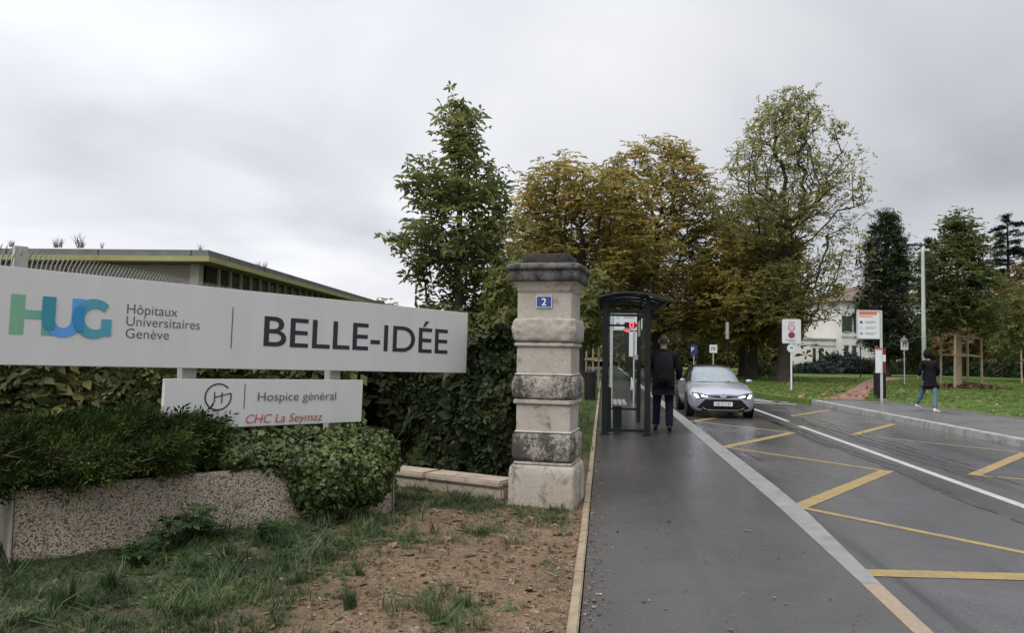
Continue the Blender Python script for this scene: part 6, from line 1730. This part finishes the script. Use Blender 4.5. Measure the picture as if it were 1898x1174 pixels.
q = MB(); q.box((0, -.315, 1.12), (.22, .05, .22)); q.build('front_pocket', mat_pack, bp, bevel=.02)
for s in (-1, 1): MB().tube([(s*.10, -.15, 1.50), (s*.115, -.06, 1.575), (s*.125, .06, 1.53), (s*.14, .14, 1.38), (s*.16, .10, 1.15), (s*.15, -.13, 1.02)], .016, 6).build('strap', mat_pack, bp)

# ---- woman in long hooded coat on the platform, seen from behind, walking off to the right
HD = R_(-62)          # heading: away and to the right
wf = P(1722, 763)
wom = thing('person', 'woman in long black hooded coat, blue jeans and white trainers on the platform', 'person', (wf.x, wf.y, 0), 0)
RW = Matrix.Rotation(R_(-40), 3, 'Z')
def Q(x, y, z): v = RW@Vector((x, y, 0)); return Vector((v.x, v.y, z))
# legs spread left-right in the picture: left foot pushing off, right foot ahead
toeL = P(1709, 761.5)-wf; heelL = P(1697, 757)-wf; heelR = P(1731, 765.5)-wf; toeR = P(1741, 764)-wf
toeL.z = 0.012; heelL = Vector((toeL.x-.20, toeL.y-.06, .12)); heelR = Vector((heelR.x, heelR.y, .01)); toeR = Vector((heelR.x+.21, heelR.y+.10, .005))
hip = Vector((.02, .02, .90))
hL, hR = hip+Vector((-.085, .02, 0)), hip+Vector((.085, -.02, 0))
aL, aR = heelL+Vector((.035, .01, .075)), heelR+Vector((.03, .015, .105))
kL, kR = hL.lerp(aL, .52)+Vector((.05, .02, 0)), hR.lerp(aR, .5)+Vector((.05, .02, 0))
J = {}; E = []
add('pelvis', hip+Vector((0, 0, .03)), (.15, .12)); add('waist', hip+Vector((-.01, 0, .18)), (.12, .095)); add('chest', hip+Vector((-.01, 0, .40)), (.14, .10)); add('neckb', hip+Vector((-.015, 0, .555)), .052); add('neck', hip+Vector((-.02, .01, .62)), .046); add('head0', hip+Vector((-.025, .015, .69)), .052)
E += chain('pelvis', 'waist', 'chest', 'neckb', 'neck', 'head0')
arm = {}
for s, nm in ((-1, 'L'), (1, 'R')):
    sh_ = hip+Vector((s*.165-.01, 0, .49)); elb = hip+Vector((s*.255, -.02, .27)); wr = hip+Vector((s*.235, .10, .10))
    arm[nm] = (sh_, elb, wr)
    add('sh'+nm, sh_, .052); add('el'+nm, elb, .037); add(nm+'wrist', wr, .025); E += chain('chest', 'sh'+nm, 'el'+nm, nm+'wrist'); hand(J, E, s, wr, wr-elb, nm)
    h_, k_, a_2 = (hL, kL, aL) if s < 0 else (hR, kR, aR)
    add('hip'+nm, h_, .085); add('kn'+nm, k_, .055); add('an'+nm, a_2, .036)
    add('ft'+nm, (toeL if s < 0 else toeR).lerp(a_2, .45), .028)
    E += chain('pelvis', 'hip'+nm, 'kn'+nm, 'an'+nm, 'ft'+nm)
body = skin_obj('body', J, E, mat_skin, wom, 'pelvis')
hc = hip+Vector((-.025, .02, .745)); mb = MB(); RH = head_mesh(mb, hc, .094, R_(-35), .25)
for s in (-1, 1): ear(mb, hc, RH, s, .094)
join_head(body, mb, mat_skin)
hair_cap('hair', hc, RH, .095, mat_hair, wom, low=-.5)
# hood: shell open at the face
V = []; F = []; nu, nv = 24, 14
for j in range(nv+1):
    ph = -1.15+(math.pi/2+1.15)*j/nv
    for i in range(nu+1):
        a = R_(62)+(2*math.pi-R_(124))*i/nu
        d = Vector((math.sin(a)*math.cos(ph), math.cos(a)*math.cos(ph), math.sin(ph)))
        p = Vector((d.x*.118, d.y*.135-.005, d.z*.150+(.012 if d.z > .5 else 0)))
        V.append(tuple(RH@p*.96+hc+Vector((0, -.004, -.005))))
for j in range(nv):
    for i in range(nu): F.append((j*(nu+1)+i, j*(nu+1)+i+1, (j+1)*(nu+1)+i+1, (j+1)*(nu+1)+i))
hd_ = MB().add(V, F).build('hood', mat_coat, wom, smooth=True); sm_ = hd_.modifiers.new('t', 'SOLIDIFY'); sm_.thickness = .012
J2 = {}; E2_ = []
add2('hem0', hip+Vector((.015, 0, -.24)), (.275, .215)); add2('hem', hip+Vector((.01, 0, -.17)), (.268, .21)); add2('hip', hip+Vector((0, 0, -.05)), (.235, .185)); add2('w', hip+Vector((-.005, 0, .18)), (.20, .15)); add2('c', hip+Vector((-.01, 0, .39)), (.205, .15)); add2('u', hip+Vector((-.012, 0, .49)), (.135, .105)); add2('n', hip+Vector((-.018, .005, .575)), (.085, .085))
E2_ += chain('hem0', 'hem', 'hip', 'w', 'c', 'u', 'n')
for nm in 'LR':
    sh_, elb, wr = arm[nm]
    add2('s'+nm, sh_, .080); add2('m'+nm, sh_.lerp(elb, .5), .072); add2('e'+nm, elb, .064); add2('f'+nm, elb.lerp(wr, .5), .056); add2('x'+nm, elb.lerp(wr, .95), .047)
    E2_ += chain('u', 's'+nm, 'm'+nm, 'e'+nm, 'f'+nm, 'x'+nm)
skin_obj('coat', J2, E2_, mat_coat, wom, 'hip')
J3 = {'p': (hip+Vector((0, 0, .03)), (.15, .12))}; E3 = []
for s, nm in ((-1, 'L'), (1, 'R')):
    h_, k_, a_2 = (hL, kL, aL) if s < 0 else (hR, kR, aR)
    J3['h'+nm] = (h_+Vector((0, 0, -.08)), .100); J3['t'+nm] = (h_.lerp(k_, .6), .086); J3['k'+nm] = (k_, .072); J3['c'+nm] = (k_.lerp(a_2, .55), .066); J3['a'+nm] = (a_2+Vector((0, 0, .0)), .054)
    E3 += chain('p', 'h'+nm, 't'+nm, 'k'+nm, 'c'+nm, 'a'+nm)
skin_obj('trousers', J3, E3, mat_jeans, wom, 'p')
shoe(wom, heelL, toeL, mat_shoe_w, .048); shoe(wom, heelR, toeR, mat_shoe_w, .048)
bp.scale = MSC
